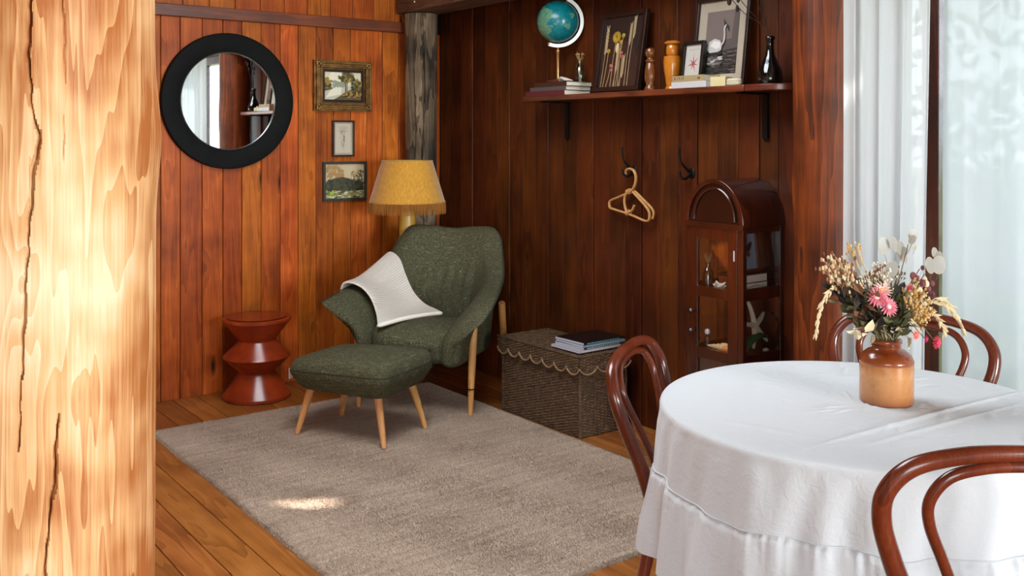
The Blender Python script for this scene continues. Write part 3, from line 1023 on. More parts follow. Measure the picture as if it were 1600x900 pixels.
def cushion(w, d, z0, z1, fw, name, parent, mat, crown=0.02, rnd=0.05, nx=44, ny=44, shape=None, sub=0):
    """soft closed box: superellipse plan, rounded rim"""
    b = B()
    rings = []
    nseg = 96
    prof = [(0.0, 0.0), (0.5, 0.0), (0.86, 0.02), (0.955, 0.12), (0.985, 0.3), (1.0, 0.56), (0.995, 0.75), (0.965, 0.9), (0.9, 0.985), (0.7, 1.0), (0.4, 1.0), (0.0, 1.0)]
    prof = smooth_path(prof, 3)
    for (r, h) in prof:
        ring = []
        for k in range(nseg):
            a = 2 * PI * k / nseg
            e = 2 / fw
            cx = math.copysign(abs(math.cos(a)) ** e, math.cos(a)) * w / 2 * r
            cy = math.copysign(abs(math.sin(a)) ** e, math.sin(a)) * d / 2 * r
            z = z0 + (z1 - z0) * h
            if h > 0.85:
                z += crown * (1 - min(1, (abs(cx) / (w / 2)) ** 2)) * (1 - min(1, (abs(cy) / (d / 2)) ** 2)) * 1.0
            p = Vector((cx, cy, z))
            if shape:
                p = shape(p, h)
            ring.append(p)
        rings.append(ring)
    vs = [p for r_ in rings for p in r_]
    fs = []
    for i in range(len(rings) - 1):
        for k in range(nseg):
            k2 = (k + 1) % nseg
            fs.append((i * nseg + k, i * nseg + k2, (i + 1) * nseg + k2, (i + 1) * nseg + k))
    b.add(vs, fs)
    return b.make(name, mat, parent, angle=60, sub=sub)


def seat_shape(p, h):
    y = p.y
    # front edge waterfall, sides narrower at the rear
    p.x *= 1.0 - 0.10 * sm(0.0, 0.35, y)
    p.z += -0.03 * sm(-0.1, 0.3, y) * (1 if h > 0.5 else 0)
    p.z -= 0.02 * sm(0.2, 0.38, -y) * (1 if h > 0.5 else 0)
    return p + Vector((0, -0.075, 0))


cushion(0.50, 0.64, 0.275, 0.450, 4.0, 'seat', ac, M['tweed'], crown=0.035, shape=seat_shape)
# legs: pale turned pegs fixed outside the shell
for sx in (-1, 1):
    leg = B().tube(smooth_path([(sx * 0.322, -0.265, 0.001), (sx * 0.328, -0.258, 0.25), (sx * 0.338, -0.252, 0.484), (sx * 0.3385, -0.252, 0.497)], 4), [0.0125, 0.0145, 0.0165, 0.0185, 0.0200, 0.0205, 0.0205, 0.0205, 0.0205, 0.020, 0.0185, 0.014, 0.006][:13], 20)
    lg = leg.make('leg', M['beech'], ac)
    if sx > 0:
        B().tube([(sx * 0.3255 + 0.020 * math.cos(a), -0.262 + 0.020 * math.sin(a), 0.139) for a in np.linspace(0, 2 * PI, 17)[:-1]], 0.0035, 6, closed=True).make('rubber_band', M['black_iron'], lg)
    B().tube(smooth_path([(sx * 0.345, 0.40, 0.001), (sx * 0.350, 0.33, 0.25), (sx * 0.358, 0.252, 0.498), (sx * 0.358, 0.250, 0.51)], 4), [0.0125, 0.0145, 0.0165, 0.0185, 0.0200, 0.0205, 0.0205, 0.0205, 0.0205, 0.020, 0.0185, 0.014, 0.006], 20).make('leg', M['beech'], ac)
B().box(0.335, 0.350, 0.335, 0.337, 0.385, 0.42).make('fabric_label', M['white'], ac, smooth=False)

# ---------------------------------------------------------------- footstool
ot = thing('footstool', 'green tweed footstool with four splayed beech legs', 'footstool', (2.318, 4.385, 0.018), math.atan2(-0.895, 0.447) )
# local x along the long side (towards the camera), y towards the armchair


def ot_shape(p, h):
    f = 0.86 + 0.14 * min(1, h / 0.55)
    p.x *= f; p.y *= f
    p.z += 0.012 * math.sin(p.x * 4) * (h > 0.6)
    return p


cushion(0.60, 0.475, 0.222, 0.385, 9.0, 'cushion', ot, M['tweed'], crown=0.035, shape=ot_shape)
pp = []
for k in range(96):
    a = 2 * PI * k / 96
    e = 2 / 9.0
    cx = math.copysign(abs(math.cos(a)) ** e, math.cos(a)) * 0.300 * 0.994
    cy = math.copysign(abs(math.sin(a)) ** e, math.sin(a)) * 0.2375 * 0.994
    pp.append((cx, cy, 0.333 + 0.008 * math.sin(cx * 4)))
B().tube(pp, 0.0035, 6, closed=True).make('piping', M['piping'], ot)
for sx in (-1, 1):
    for sy in (-1, 1):
        B().tube([(sx * 0.262, sy * 0.185, 0.0), (sx * 0.200, sy * 0.148, 0.235)], [0.0125, 0.021], 20).make('leg', M['beech'], ot)
B().box(-0.302, -0.300, -0.200, -0.172, 0.272, 0.325).make('fabric_label', M['white'], ot, smooth=False)

# ---------------------------------------------------------------- knitted throw over one arm of the chair
t = NT('cream_knit')
vkn = t.coords((1, 1, 1), out='UV')
kx = t.add('ShaderNodeSeparateXYZ'); t.link(vkn, kx.inputs[0])
s1 = t.math('SINE', t.math('MULTIPLY', kx.outputs[0], 900.0))
s2 = t.math('SINE', t.math('MULTIPLY', kx.outputs[1], 620.0))
hh = t.math('ADD', t.math('MULTIPLY', s1, 0.5), t.math('MULTIPLY', s2, 0.5))
t.base(t.ramp(t.math('MULTIPLY_ADD', hh, 0.5, 0.5), [(0.0, (206, 196, 180)), (0.6, (246, 240, 228))])); t.set(Roughness=1.0)
t.bump(hh, 0.7, 0.006); M['knit'] = t.m
th_ = thing('throw_blanket', 'cream ribbed knit throw draped over the armchair arm', 'blanket', (2.926, 4.715, 0.014), math.atan2(-0.78, 0.63))
# rows run from the outer side of the arm, over it and down onto the seat; columns run along the arm
rows = [
    [(-0.470, -0.150, 0.500), (-0.462, -0.02, 0.520), (-0.445, 0.12, 0.560), (-0.41, 0.20, 0.62)],
    [(-0.478, -0.165, 0.575), (-0.462, -0.02, 0.605), (-0.430, 0.12, 0.665), (-0.375, 0.235, 0.74)],
    [(-0.455, -0.190, 0.655), (-0.430, -0.03, 0.672), (-0.380, 0.10, 0.730), (-0.320, 0.200, 0.800)],
    [(-0.395, -0.215, 0.675), (-0.365, -0.05, 0.675), (-0.305, 0.08, 0.715), (-0.250, 0.170, 0.770)],
    [(-0.325, -0.225, 0.655), (-0.295, -0.07, 0.640), (-0.245, 0.05, 0.640), (-0.195, 0.130, 0.680)],
    [(-0.262, -0.245, 0.605), (-0.235, -0.09, 0.580), (-0.190, 0.02, 0.560), (-0.135, 0.095, 0.590)],
    [(-0.212, -0.285, 0.535), (-0.175, -0.12, 0.515), (-0.115, -0.01, 0.505), (-0.055, 0.065, 0.525)],
    [(-0.175, -0.355, 0.487), (-0.095, -0.19, 0.490), (-0.025, -0.05, 0.490), (0.045, 0.030, 0.492)],
    [(-0.165, -0.375, 0.466), (-0.080, -0.22, 0.480), (-0.005, -0.07, 0.478), (0.070, 0.010, 0.478)]]
rows_s = [smooth_path(r_, 10) for r_ in rows]
cols = list(zip(*rows_s))
gridp = [smooth_path(c_, 8) for c_ in cols]           # gridp[col][row]
nc, nr = len(gridp), len(gridp[0])
b = B()
b.add([gridp[i][j] for j in range(nr) for i in range(nc)], [(j * nc + i, j * nc + i + 1, (j + 1) * nc + i + 1, (j + 1) * nc + i) for j in range(nr - 1) for i in range(nc - 1)])
me = b.mesh('blanket', M['knit'])
uv = me.uv_layers.new(name='UVMap')
for lp in me.loops:
    j, i = divmod(lp.vertex_index, nc)
    uv.data[lp.index].uv = (i / (nc - 1) * 0.35, j / (nr - 1) * 0.6)
me.shade_smooth()
o = bpy.data.objects.new('knit_cloth', me); C.objects.link(o); o.parent = th_
B().tube([Vector(gridp[i][-1]) + Vector((0.004, -0.012, 0.010)) for i in range(nc)], [0.008] + [0.017] * (nc - 2) + [0.008], 10, flat=0.75).make('rolled_hem', M['knit'], th_)
md = o.modifiers.new('thick', 'SOLIDIFY'); md.thickness = 0.016; md.offset = 0
md = o.modifiers.new('s', 'SUBSURF'); md.levels = md.render_levels = 1

# ---------------------------------------------------------------- wall shelf
SZ = 1.732
sh = thing('wall_shelf', 'long brown wooden wall shelf with a rounded end on black brackets', 'shelf', (3.34, 3.5, 1.702))
B().box(0, 0.212, -0.708, 0.885, 0, 0.030).make('shelf_board', M['shelf'], sh, smooth=False, bevel=0.005)
poly = [(0.212, -0.712), (0.0, -0.712)] + [(0.135 - 0.135 * math.cos(a), -0.79 - 0.135 * math.sin(a)) for a in np.linspace(0, PI / 2, 12)] + [(0.212, -0.925)]
B().prism(poly, 0.030).make('rounded_end', M['shelf'], sh, bevel=0.004, angle=50)
for yy in (0.735, -0.665):
    b = B()
    b.box(0.196, 0.212, yy - 0.014, yy + 0.014, -0.205, -0.001)
    b.box(0.02, 0.212, yy - 0.014, yy + 0.014, -0.008, -0.0005)
    b.ball((0.205, yy, -0.205), 0.014, 10, 6, sc=(0.5, 1, 1))
    b.make('bracket', M['black_iron'], sh)

RB = -PI / 2      # things on this wall: local x runs along it towards the window, -y faces the room
col = lambda n, c, r=0.6, **k: plain(n, c, r, **k)
M['pages'] = plain('page_block', (222, 214, 196), 0.8)
M['pages_w'] = plain('page_block_white', (226, 226, 226), 0.8)


def book(name, label, loc, rz, L, W_, T, cover, pages=None, group=None, marks=None, mark_mat=None):
    """lies flat; L along local x (spine, front face -y), W_ along local y"""
    r = thing(name, label, 'book', loc, rz, group)
    c = 0.0018
    B().box(-L / 2, L / 2, -W_ / 2, W_ / 2, 0, c).box(-L / 2, L / 2, -W_ / 2, W_ / 2, T - c, T).box(-L / 2, L / 2, -W_ / 2 - 0.001, -W_ / 2 + c, 0, T).make('cover', cover, r, smooth=False, bevel=0.0006)
    B().box(-L / 2 + 0.003, L / 2 - 0.003, -W_ / 2 + c, W_ / 2 - 0.004, c, T - c).make('page_block', pages or M['pages'], r, smooth=False)
    if marks:
        b = B()
        for (x0, x1, z0, z1) in marks:
            b.box(x0, x1, -W_ / 2 - 0.0014, -W_ / 2 - 0.0009, z0, z1)
        tag(b.make('spine_lettering', mark_mat, r, smooth=False), kind='stuff')
    return r


book('book', 'dark red hardback lowest in the pile under the globe', (3.446, 4.200, SZ), RB, 0.345, 0.19, 0.026, col('dark_red_cover', (92, 30, 34)))
book('book', 'grey hardback in the middle of the pile under the globe', (3.451, 4.183, SZ + 0.0265), RB, 0.315, 0.182, 0.022, col('grey_cover', (84, 76, 76)))
book('book', 'dark brown hardback on top of the pile under the globe', (3.452, 4.160, SZ + 0.049), RB, 0.28, 0.185, 0.024, col('brown_cover', (62, 32, 20)))
TZ = SZ + 0.073
# white feather-like shell fan
b = B()
for k in range(9):
    a = -0.5 + k * 0.12
    b.tube(smooth_path([(0, 0, 0.004), (0.03 * math.cos(a), 0.03 * math.sin(a), 0.020 - 0.0006 * k), (0.085 * math.cos(a * 0.8), 0.06 * math.sin(a), 0.004)], 4), [0.006, 0.008, 0.009, 0.009, 0.008, 0.007, 0.005, 0.004, 0.002], 8)
tag(b.make('seashell', col('shell_white', (214, 208, 196), 0.6), loc=(3.40, 4.125, TZ + 0.002), rot=(0, 0, RB)), 'ribbed white shell lying on the books beside the globe', 'shell')

# globe
gl = thing('globe', 'teal desk globe on a brass pole with a silver meridian arc', 'globe', (3.430, 4.178, TZ + 0.0005))
B().lathe([(0, 0), (0.062, 0), (0.064, 0.005), (0.055, 0.014), (0.02, 0.02), (0, 0.021)], 40).make('base', M['frame_brown'], gl)
t = NT('brass'); t.base((0.55, 0.34, 0.15, 1)); t.set(Metallic=0.9, Roughness=0.28); M['brass'] = t.m
t = NT('silver'); t.base((0.82, 0.84, 0.84, 1)); t.set(Metallic=0.35, Roughness=0.35); M['silver'] = t.m
B().lathe([(0.0085, 0.015), (0.0085, 0.165), (0.012, 0.17), (0.012, 0.182), (0.004, 0.187), (0.004, 0.20)], 20).make('pole', M['brass'], gl)
t = NT('globe_print')
v = t.coords((9, 9, 9)); n1 = t.noise(v, 1.0, 6, 0.6, 0.2); n2 = t.noise(t.coords((60, 60, 60)), 1.0, 3)
land = t.math('GREATER_THAN', n1, 0.545)
c = t.mix(land, t.ramp(n2, [(0.3, (6, 100, 112)), (0.7, (16, 122, 130))]), t.ramp(n2, [(0.3, (64, 128, 112)), (0.7, (112, 146, 108))]))
t.base(c); t.set(Roughness=0.25); M['globe'] = t.m
GC = Vector((0, 0, 0.340)); GR = 0.118
gb = B().ball((0, 0, 0), GR, 64, 40).make('sphere', M['globe'], gl, loc=GC)
gb.rotation_euler = (0.3, 0.2, 0.6)
# meridian: a flat half ring in the vertical plane that faces the room
cdir = Vector((-0.64, -0.77, 0)); rdir = Vector((0.77, -0.64, 0))
b = B(); r0, r1, hw_ = GR + 0.006, GR + 0.026, 0.006
vs, fs = [], []
angs = np.linspace(math.radians(-112), math.radians(68), 60)
for a in angs:
    for rr in (r0, r1):
        for s_ in (-1, 1):
            vs.append(GC + rdir * rr * math.cos(a) + Vector((0, 0, 1)) * rr * math.sin(a) + cdir * hw_ * s_)
for i in range(len(angs) - 1):
    q = i * 4; n_ = q + 4
    fs += [(q, q + 1, n_ + 1, n_), (q + 2, n_ + 2, n_ + 3, q + 3), (q, n_, n_ + 2, q + 2), (q + 1, q + 3, n_ + 3, n_ + 1)]
fs += [(0, 2, 3, 1), (len(vs) - 4, len(vs) - 3, len(vs) - 1, len(vs) - 2)]
b.add(vs, fs).make('meridian_arc', M['silver'], gl, bevel=0.001)
for a in (-112, 68):
    a = math.radians(a)
    p = GC + rdir * (GR + 0.014) * math.cos(a) + Vector((0, 0, 1)) * (GR + 0.014) * math.sin(a)
    B().ball(p, 0.009, 12, 8).make('axis_knob', M['brass'], gl)


def bottle(name, label, loc, prof, mat, group=None, cork=None, neck=None):
    r = thing(name, label, 'bottle', loc, group=group)
    B().lathe(prof, 40, cap=False).make('body', mat, r, angle=60)
    if cork:
        B().lathe(cork, 20).make('stopper', M['frame_brown'], r)
    return r


M['dark_glass'] = plain('dark_glass', (8, 10, 9), 0.06, spec=0.8)
M['amber'] = plain('amber_wood', (186, 112, 28), 0.2, coat=0.4, noise=0.12, nscale=30)
M['mill_dark'] = plain('dark_walnut', (104, 56, 18), 0.25, coat=0.25, noise=0.2, nscale=30)
bottle('glass_bottle', 'small clear glass bottle on the books beside the globe', (3.465, 3.992 + 0.04, TZ),
       [(0, 0), (0.026, 0), (0.028, 0.004), (0.028, 0.075), (0.02, 0.09), (0.010, 0.10), (0.010, 0.125), (0.013, 0.128), (0.011, 0.129), (0.008, 0.10), (0.018, 0.088), (0.026, 0.073), (0.026, 0.006), (0, 0.005)], M['bottle_glass'])
b = B()
for k in range(12):
    a = random.uniform(0, 6.28)
    b.tube(smooth_path([(0, 0, 0.02), (0.003 * math.cos(a), 0.003 * math.sin(a), 0.10), (0.02 * math.cos(a), 0.02 * math.sin(a), 0.135 + random.uniform(0, 0.03))], 3), 0.0012, 5)
    b.ball((0.02 * math.cos(a), 0.02 * math.sin(a), 0.150), 0.005, 6, 4)
tag(b.make('dried_sprig', col('dried_gold', (172, 144, 92), 0.8), loc=(3.465, 4.032, TZ)), 'dried golden sprig standing in the small glass bottle by the globe', 'dried flowers', kind='thing')

# leaning frame with pressed dried stems
lean = -0.17
f1 = picture('flower_frame', 'dark wooden frame of pressed dried flower stems leaning on the shelf', 'picture', (3.488, 3.716, SZ + 0.215), (lean, 0, RB), 0.345, 0.425, 0.024, 0.028, M['frame_dark'], None, None,
             mat_col=plain('dark_backing', (36, 16, 10), 0.8), glass=True)
st_m = [col('straw', (186, 164, 124), 0.8), col('billy_button', (170, 140, 30), 0.8), col('pressed_pink', (190, 110, 100), 0.8), col('pressed_cream', (206, 190, 140), 0.8)]
rg = random.Random(5)


def pstem(x0, x1, z1, z0=-0.185):
    return smooth_path([(x0, -0.014, z0), ((x0 + x1) / 2 + rg.uniform(-.006, .006), -0.014, (z0 + z1) / 2), (x1, -0.014, z1)], 5)


def pressed(label_part, x0, x1, z1, head):
    b = B().tube(pstem(x0, x1, z1), 0.0016, 5)
    if head == 'wheat':
        for k in range(14):
            z = z1 - 0.10 + k * 0.009
            b.ball((x1 + (0.006 if k % 2 else -0.006), -0.0135, z), 0.0065, 6, 4, sc=(0.8, 0.4, 1.5))
        for k in (-1, 0, 1):
            b.tube([(x1, -0.014, z1 + 0.01), (x1 + k * 0.012, -0.014, z1 + 0.05)], [0.004, 0.001], 5)
    elif head == 'button':
        b.ball((x1, -0.0135, z1), 0.0125, 10, 6, 1, sc=(1, 0.4, 1))
    elif head == 'bloom':
        for k in range(9):
            a = k * 0.7
            b.ball((x1 + 0.018 * math.cos(a), -0.0135, z1 + 0.018 * math.sin(a)), 0.014, 8, 5, 1, sc=(1, 0.3, 1))
    elif head == 'bud':
        b.ball((x1, -0.0135, z1 - 0.01), 0.017, 10, 6, 3, sc=(0.8, 0.35, 1.7))
    elif head == 'pink':
        for k in range(4):
            b.ball((x1 + rg.uniform(-.014, .014), -0.0135, z1 + rg.uniform(-.014, .014)), 0.009, 8, 5, 2, sc=(1, 0.4, 1))
    elif head == 'plume':
        for k in range(16):
            z = z1 - 0.09 + k * 0.007
            b.tube([(x1, -0.014, z), (x1 + (0.010 if k % 2 else -0.010), -0.014, z + 0.022)], [0.0035, 0.001], 5)
    b.make('pressed_stem', st_m, f1)


for a in ((-0.125, -0.118, 0.10, 'wheat'), (-0.108, -0.095, 0.008, 'button'), (-0.085, -0.066, -0.085, 'pink'), (-0.05, -0.045, 0.08, 'bloom'), (-0.022, -0.03, 0.03, 'bud'), (-0.01, 0.006, 0.085, 'button'),
          (0.005, -0.008, 0.05, 'button'), (0.02, 0.014, -0.02, 'pink'), (0.012, 0.03, -0.05, 'plume'), (0.055, 0.06, 0.12, 'plume'), (0.075, 0.085, 0.155, 'plume'), (-0.03, -0.02, -0.02, 'plume')):
    pressed('x', *a)

mill_p = [(0, 0), (0.030, 0), (0.032, 0.006), (0.030, 0.014), (0.024, 0.022), (0.022, 0.032), (0.029, 0.05), (0.031, 0.07), (0.029, 0.10), (0.024, 0.125), (0.020, 0.135), (0.026, 0.142), (0.026, 0.150), (0.018, 0.155), (0.016, 0.16), (0.026, 0.175), (0.027, 0.19), (0.022, 0.204), (0.012, 0.21), (0, 0.213)]
pmill = thing('pepper_mill', 'dark turned wooden pepper mill beside the pressed flower frame', 'pepper mill', (3.40, 3.425, SZ))
B().lathe([(r * 0.92, z) for r, z in mill_p[:14]], 40).make('body', M['mill_dark'], pmill)
B().lathe([(0.0, 0.155)] + [(r * 0.92, z) for r, z in mill_p[13:]], 40).make('head', M['mill_dark'], pmill)
pm2 = thing('pepper_mill', 'glossy amber turned pepper mill behind the pale books', 'pepper mill', (3.462, 3.335, SZ))
B().lathe([(0, 0), (0.036, 0), (0.036, 0.01), (0.030, 0.02), (0.034, 0.05), (0.042, 0.10), (0.044, 0.14), (0.041, 0.165), (0.028, 0.17), (0.0, 0.17)], 40).make('body', M['amber'], pm2)
B().lathe([(0.0, 0.171), (0.026, 0.171), (0.031, 0.18), (0.030, 0.21), (0.027, 0.218), (0.040, 0.228), (0.040, 0.234), (0.030, 0.241), (0, 0.245)], 40).make('head', M['amber'], pm2)

# big framed swan photograph
grey = lambda n, v, r=0: plain('grey_' + n, (v + r, v, v - 4), 0.7)
sm_ = [grey('mist', 104, 14), grey('mid', 78, 8), grey('dark', 44, 2), grey('pale', 176, 4), grey('white', 206, 4), grey('black', 20)]
rg = random.Random(21)
art = [(1, FULL), (0, [(-1, 0.0), (0.6, 0.1), (0.7, 1), (-1, 1)]), (2, [(-1, -0.35), (1, -0.2), (1, -1), (-1, -1)])]
for _ in range(90):
    art.append((rg.choice([1, 2, 2, 0]), blob(rg.uniform(-1, 1), rg.uniform(-0.98, -0.3), 0.22, 0.02, 7, 0.3, rg)))
for _ in range(30):
    art.append((rg.choice([2, 5]), blob(rg.uniform(-1, 0.7), rg.uniform(-0.95, -0.75), 0.2, 0.03, 7, 0.3, rg)))
for _ in range(26):
    art.append((rg.choice([0, 1, 3]), blob(rg.uniform(-0.7, 0.1), rg.uniform(-0.7, -0.45), 0.16, 0.03, 7, 0.3, rg)))
art.append((3, [(-0.82, -0.2), (-0.7, 0.02), (-0.35, 0.12), (0.0, 0.05), (0.12, -0.1), (0.1, -0.25), (-0.2, -0.34), (-0.6, -0.32)]))
art.append((4, [(-0.6, -0.1), (-0.4, 0.05), (0.0, 0.0), (0.05, -0.15), (-0.2, -0.22)]))
art.append((5, [(-0.8, -0.33), (0.2, -0.30), (0.1, -0.40), (-0.7, -0.42)]))
nk = smooth_path([(0.02, -0.12), (0.20, 0.0), (0.24, 0.22), (0.20, 0.40), (0.24, 0.50), (0.34, 0.54)], 5)
left_ = [(x - 0.05, z) for x, z in nk]; right_ = [(x + 0.045, z - 0.02) for x, z in nk]
art.append((3, left_ + right_[::-1]))
art.append((5, [(0.34, 0.56), (0.42, 0.50), (0.52, 0.30), (0.46, 0.32), (0.38, 0.44), (0.28, 0.44)]))
art.append((5, [(0.2, 0.48), (0.26, 0.56), (0.22, 0.62), (0.12, 0.76), (0.16, 0.56)]))
picture('framed_photograph', 'tall framed photograph of a swan with a cream mount', 'picture', (3.498, 3.048, SZ + 0.212), (-0.13, 0, RB), 0.325, 0.43, 0.016, 0.024, M['frame_dark'], art, sm_, mat_col=plain('cream_mount', (176, 166, 148), 0.8), mat_w=0.048)
# small framed print with a red star shape
red = plain('faded_red', (158, 74, 84), 0.8)
wp = plain('print_paper', (196, 192, 184), 0.8)
art = [(0, FULL)]
star = []
for k in range(14):
    a = 2 * PI * k / 14 + PI / 2
    rr = (0.62 if k % 4 else 0.85) if k % 2 == 0 else 0.16
    star.append((rr * 0.95 * math.cos(a), -0.12 + rr * 0.72 * math.sin(a)))
art.append((1, star))
for k in range(9):
    x0 = -0.62 + 0.14 * k + (0.06 if k > 4 else 0)
    art.append((2, [(x0, 0.70), (x0 + 0.08, 0.70), (x0 + 0.08, 0.745), (x0, 0.745)]))
sf = picture('framed_print', 'small black framed print of a red star flower on white', 'picture', (3.452, 3.182, SZ + 0.128), (-0.14, 0, RB), 0.135, 0.195, 0.016, 0.02, plain('black_gilt_frame', (30, 26, 20), 0.3, 0.3), art, [wp, red, ink])
book('book', 'thick pale grey paperback lying flat under the tan book', (3.425, 3.135, SZ), RB - 0.03, 0.225, 0.125, 0.030, col('pale_grey_cover', (188, 186, 186)), M['pages_w'])
book('book', 'tan hardback with dark spine lettering on the pale grey paperback', (3.424, 3.142, SZ + 0.0305), RB - 0.03, 0.205, 0.115, 0.028, col('tan_cover', (156, 136, 96)), M['pages'],
     marks=[(-0.090, -0.078, 0.010, 0.013), (-0.090, -0.087, 0.010, 0.020), (-0.090, -0.078, 0.018, 0.021), (-0.070, -0.067, 0.010, 0.021), (-0.061, -0.049, 0.018, 0.021), (-0.056, -0.053, 0.009, 0.021), (-0.044, -0.041, 0.010, 0.020), (-0.036, -0.025, 0.018, 0.021), (-0.032, -0.029, 0.007, 0.021), (0.062, 0.078, 0.010, 0.017)], mark_mat=col('spine_ink', (60, 54, 38)))
book('book', 'small cream book beside the tan book, page edges outward', (3.435, 2.985, SZ), RB + 0.25, 0.075, 0.12, 0.045, col('cream_cover', (204, 190, 140)), M['pages'])
sd_ = thing('soap_dish', 'oval cream lidded dish near the rounded shelf end', 'dish', (3.405, 2.900, SZ), RB)
B().lathe([(0, 0), (0.030, 0), (0.038, 0.006), (0.040, 0.014), (0.038, 0.020), (0, 0.020)], 40).make('dish', col('cream_enamel', (196, 188, 158), 0.3), sd_).scale = (1.05, 0.62, 1)
B().lathe([(0.039, 0.0205), (0.040, 0.026), (0.032, 0.034), (0, 0.037)], 40).make('lid', col('cream_enamel_lid', (204, 196, 168), 0.3), sd_).scale = (1.02, 0.6, 1)
bottle('glass_bottle', 'dark green glass bottle with a long neck at the shelf end', (3.446, 2.733, SZ),
       [(0, 0), (0.048, 0), (0.054, 0.006), (0.055, 0.03), (0.050, 0.065), (0.034, 0.10), (0.020, 0.13), (0.0165, 0.17), (0.0165, 0.195), (0.021, 0.198), (0.021, 0.21), (0.017, 0.213), (0.013, 0.20), (0.013, 0.15), (0, 0.149)], M['dark_glass'])
tw = thing('dried_branch', 'dark dried seed-pod branch standing in the dark glass bottle', 'branch', (3.446, 2.733, SZ))
twm = col('twig', (40, 22, 16), 0.8)
tips = [(-0.11, 0.13, 0.44), (-0.05, 0.07, 0.46), (-0.10, 0.02, 0.52), (-0.02, -0.03, 0.50), (-0.07, 0.17, 0.40)]
for k, (ax_, ay_, az_) in enumerate(tips):
    b = B().tube(smooth_path([(0, 0, 0.155), (ax_ * 0.2, ay_ * 0.2, 0.26), (ax_ * 0.7, ay_ * 0.6, az_ * 0.8), (ax_, ay_, az_)], 5), 0.0016, 5)
    b.ball((ax_, ay_, az_ - 0.02), 0.013, 8, 6, sc=(0.8, 0.8, 1.6)).ball((ax_ * 0.8, ay_ * 0.8, az_ * 0.86), 0.010, 8, 6, sc=(0.8, 0.8, 1.6))
    b.make('twig', twm, tw)

# ---------------------------------------------------------------- coat hooks and the rattan hanger
for yy, lb in ((3.700, 'black iron coat hook holding the rattan hanger'), (3.295, 'empty black iron coat hook beside the arched cabinet')):
    hk = thing('coat_hook', lb, 'hook', (XB - 0.003, yy, 1.36), RB)
    B().ball((0.006, -0.004, -0.035), 0.028, 20, 10, sc=(0.8, 0.25, 1.0)).make('back_plate', M['black_iron'], hk)
    B().tube(smooth_path([(-0.0, -0.008, -0.03), (-0.006, -0.03, -0.012), (-0.016, -0.055, 0.02), (-0.022, -0.062, 0.06), (-0.023, -0.060, 0.088)], 6), [0.006] * 12 + [0.005] * 12 + [0.0065], 10).make('upper_hook', M['black_iron'], hk)
    B().tube(smooth_path([(0.0, -0.008, -0.035), (0.003, -0.03, -0.055), (-0.002, -0.052, -0.062), (-0.014, -0.062, -0.048), (-0.018, -0.062, -0.028)], 6), 0.0065, 10).make('lower_hook', M['black_iron'], hk)
M['rattan'] = plain('rattan', (196, 146, 88), 0.45, noise=0.15, nscale=40)
hg = thing('clothes_hanger', 'pale rattan clothes hanger on a black coat hook', 'hanger', (XB - 0.045, 3.690, 1.222), RB)
mmh = 0.00332
hp = lambda x, y: ((x - 984) * mmh, 0.0, (288 - y) * mmh)
B().tube(smooth_path([hp(975.5, 264), hp(976, 258), hp(981, 254), hp(988, 253.5), hp(995, 257), hp(999, 266), hp(997.5, 276), hp(992, 285), hp(984, 290), hp(960, 299), hp(942, 305), hp(938, 311), hp(940, 317), hp(948, 319), hp(985, 325), hp(1015, 332), hp(1026, 332), hp(1029, 325), hp(1026, 315), hp(1010, 302), hp(992, 289)], 7), 0.0098, 10, flat=0.62).make('outer_cane', M['rattan'], hg)
B().tube(smooth_path([hp(991, 287), hp(1008, 298), hp(1028, 311.5), hp(1034, 320), hp(1032, 329)], 7), 0.008, 10, flat=0.7).make('inner_cane', M['rattan'], hg, loc=(0, 0.012, 0))
B().tube(smooth_path([hp(983, 288), hp(976, 297), hp(975, 308), hp(979, 319), hp(986, 321), hp(993, 317), hp(997, 310)], 7), 0.0078, 10, flat=0.8).make('centre_loop', M['rattan'], hg, loc=(0, -0.006, 0))
for (px_, py_) in ((983, 289), (981, 322)):
    x_, _, z_ = hp(px_, py_)
    B().tube([(x_ - 0.010, 0, z_ - 0.004), (x_ + 0.010, 0, z_ + 0.003)], 0.017, 12, flat=0.9).make('cane_binding', M['rattan'], hg)

# ---------------------------------------------------------------- wicker chest with scalloped lid
t = NT('wicker')
nn = t.noise(t.coords((150, 150, 30)), 1.0, 3, 0.7); n2 = t.noise(t.coords((30, 30, 160)), 1.0, 2, 0.7)
t.base(t.ramp(t.math('MULTIPLY_ADD', n2, 0.5, t.math('MULTIPLY', nn, 0.5)), [(0.38, (40, 27, 16)), (0.52, (84, 60, 38)), (0.68, (122, 92, 62))])); t.set(Roughness=0.7); t.bump(nn, 0.3, 0.003); M['wicker'] = t.m
M['wicker_pale'] = plain('wicker_cord', (140, 110, 76), 0.7)
BX0, BX1, BY0, BY1, BZ = 3.150, 3.465, 3.665, 4.315, 0.400
bk = thing('wicker_chest', 'brown woven wicker chest with a scalloped lid against the wall', 'basket', ((BX0 + BX1) / 2, (BY0 + BY1) / 2, 0))
bhx, bhy = (BX1 - BX0) / 2, (BY1 - BY0) / 2
RIB, ROW = 0.0235, 0.0072


def weave(s_, z):
    rib = math.sin(PI * s_ / RIB)
    row = int(z / ROW)
    ph = 1 if row % 2 else -1
    zz = math.sin(PI * ((z / ROW) % 1.0))
    return 0.0034 * ph * rib * (0.4 + 0.6 * zz) + 0.0012 * zz + 0.0022 * abs(rib) ** 4


def side(nu, nv, a, c, z0, z1, outn, zf=None):
    a, c, outn = Vector(a), Vector(c), Vector(outn)
    Ls = (c - a).length
    def fn(u, v):
        z = z0 + (z1 - z0) * v
        if zf:
            z = z0 + (z1 - z0) * v
            lo = zf(u * Ls)
            z = lo + (z1 - lo) * v
        p = a + (c - a) * u
        d = weave(u * Ls, z)
        return (p.x + outn.x * d, p.y + outn.y * d, z)
    return nu, nv, fn


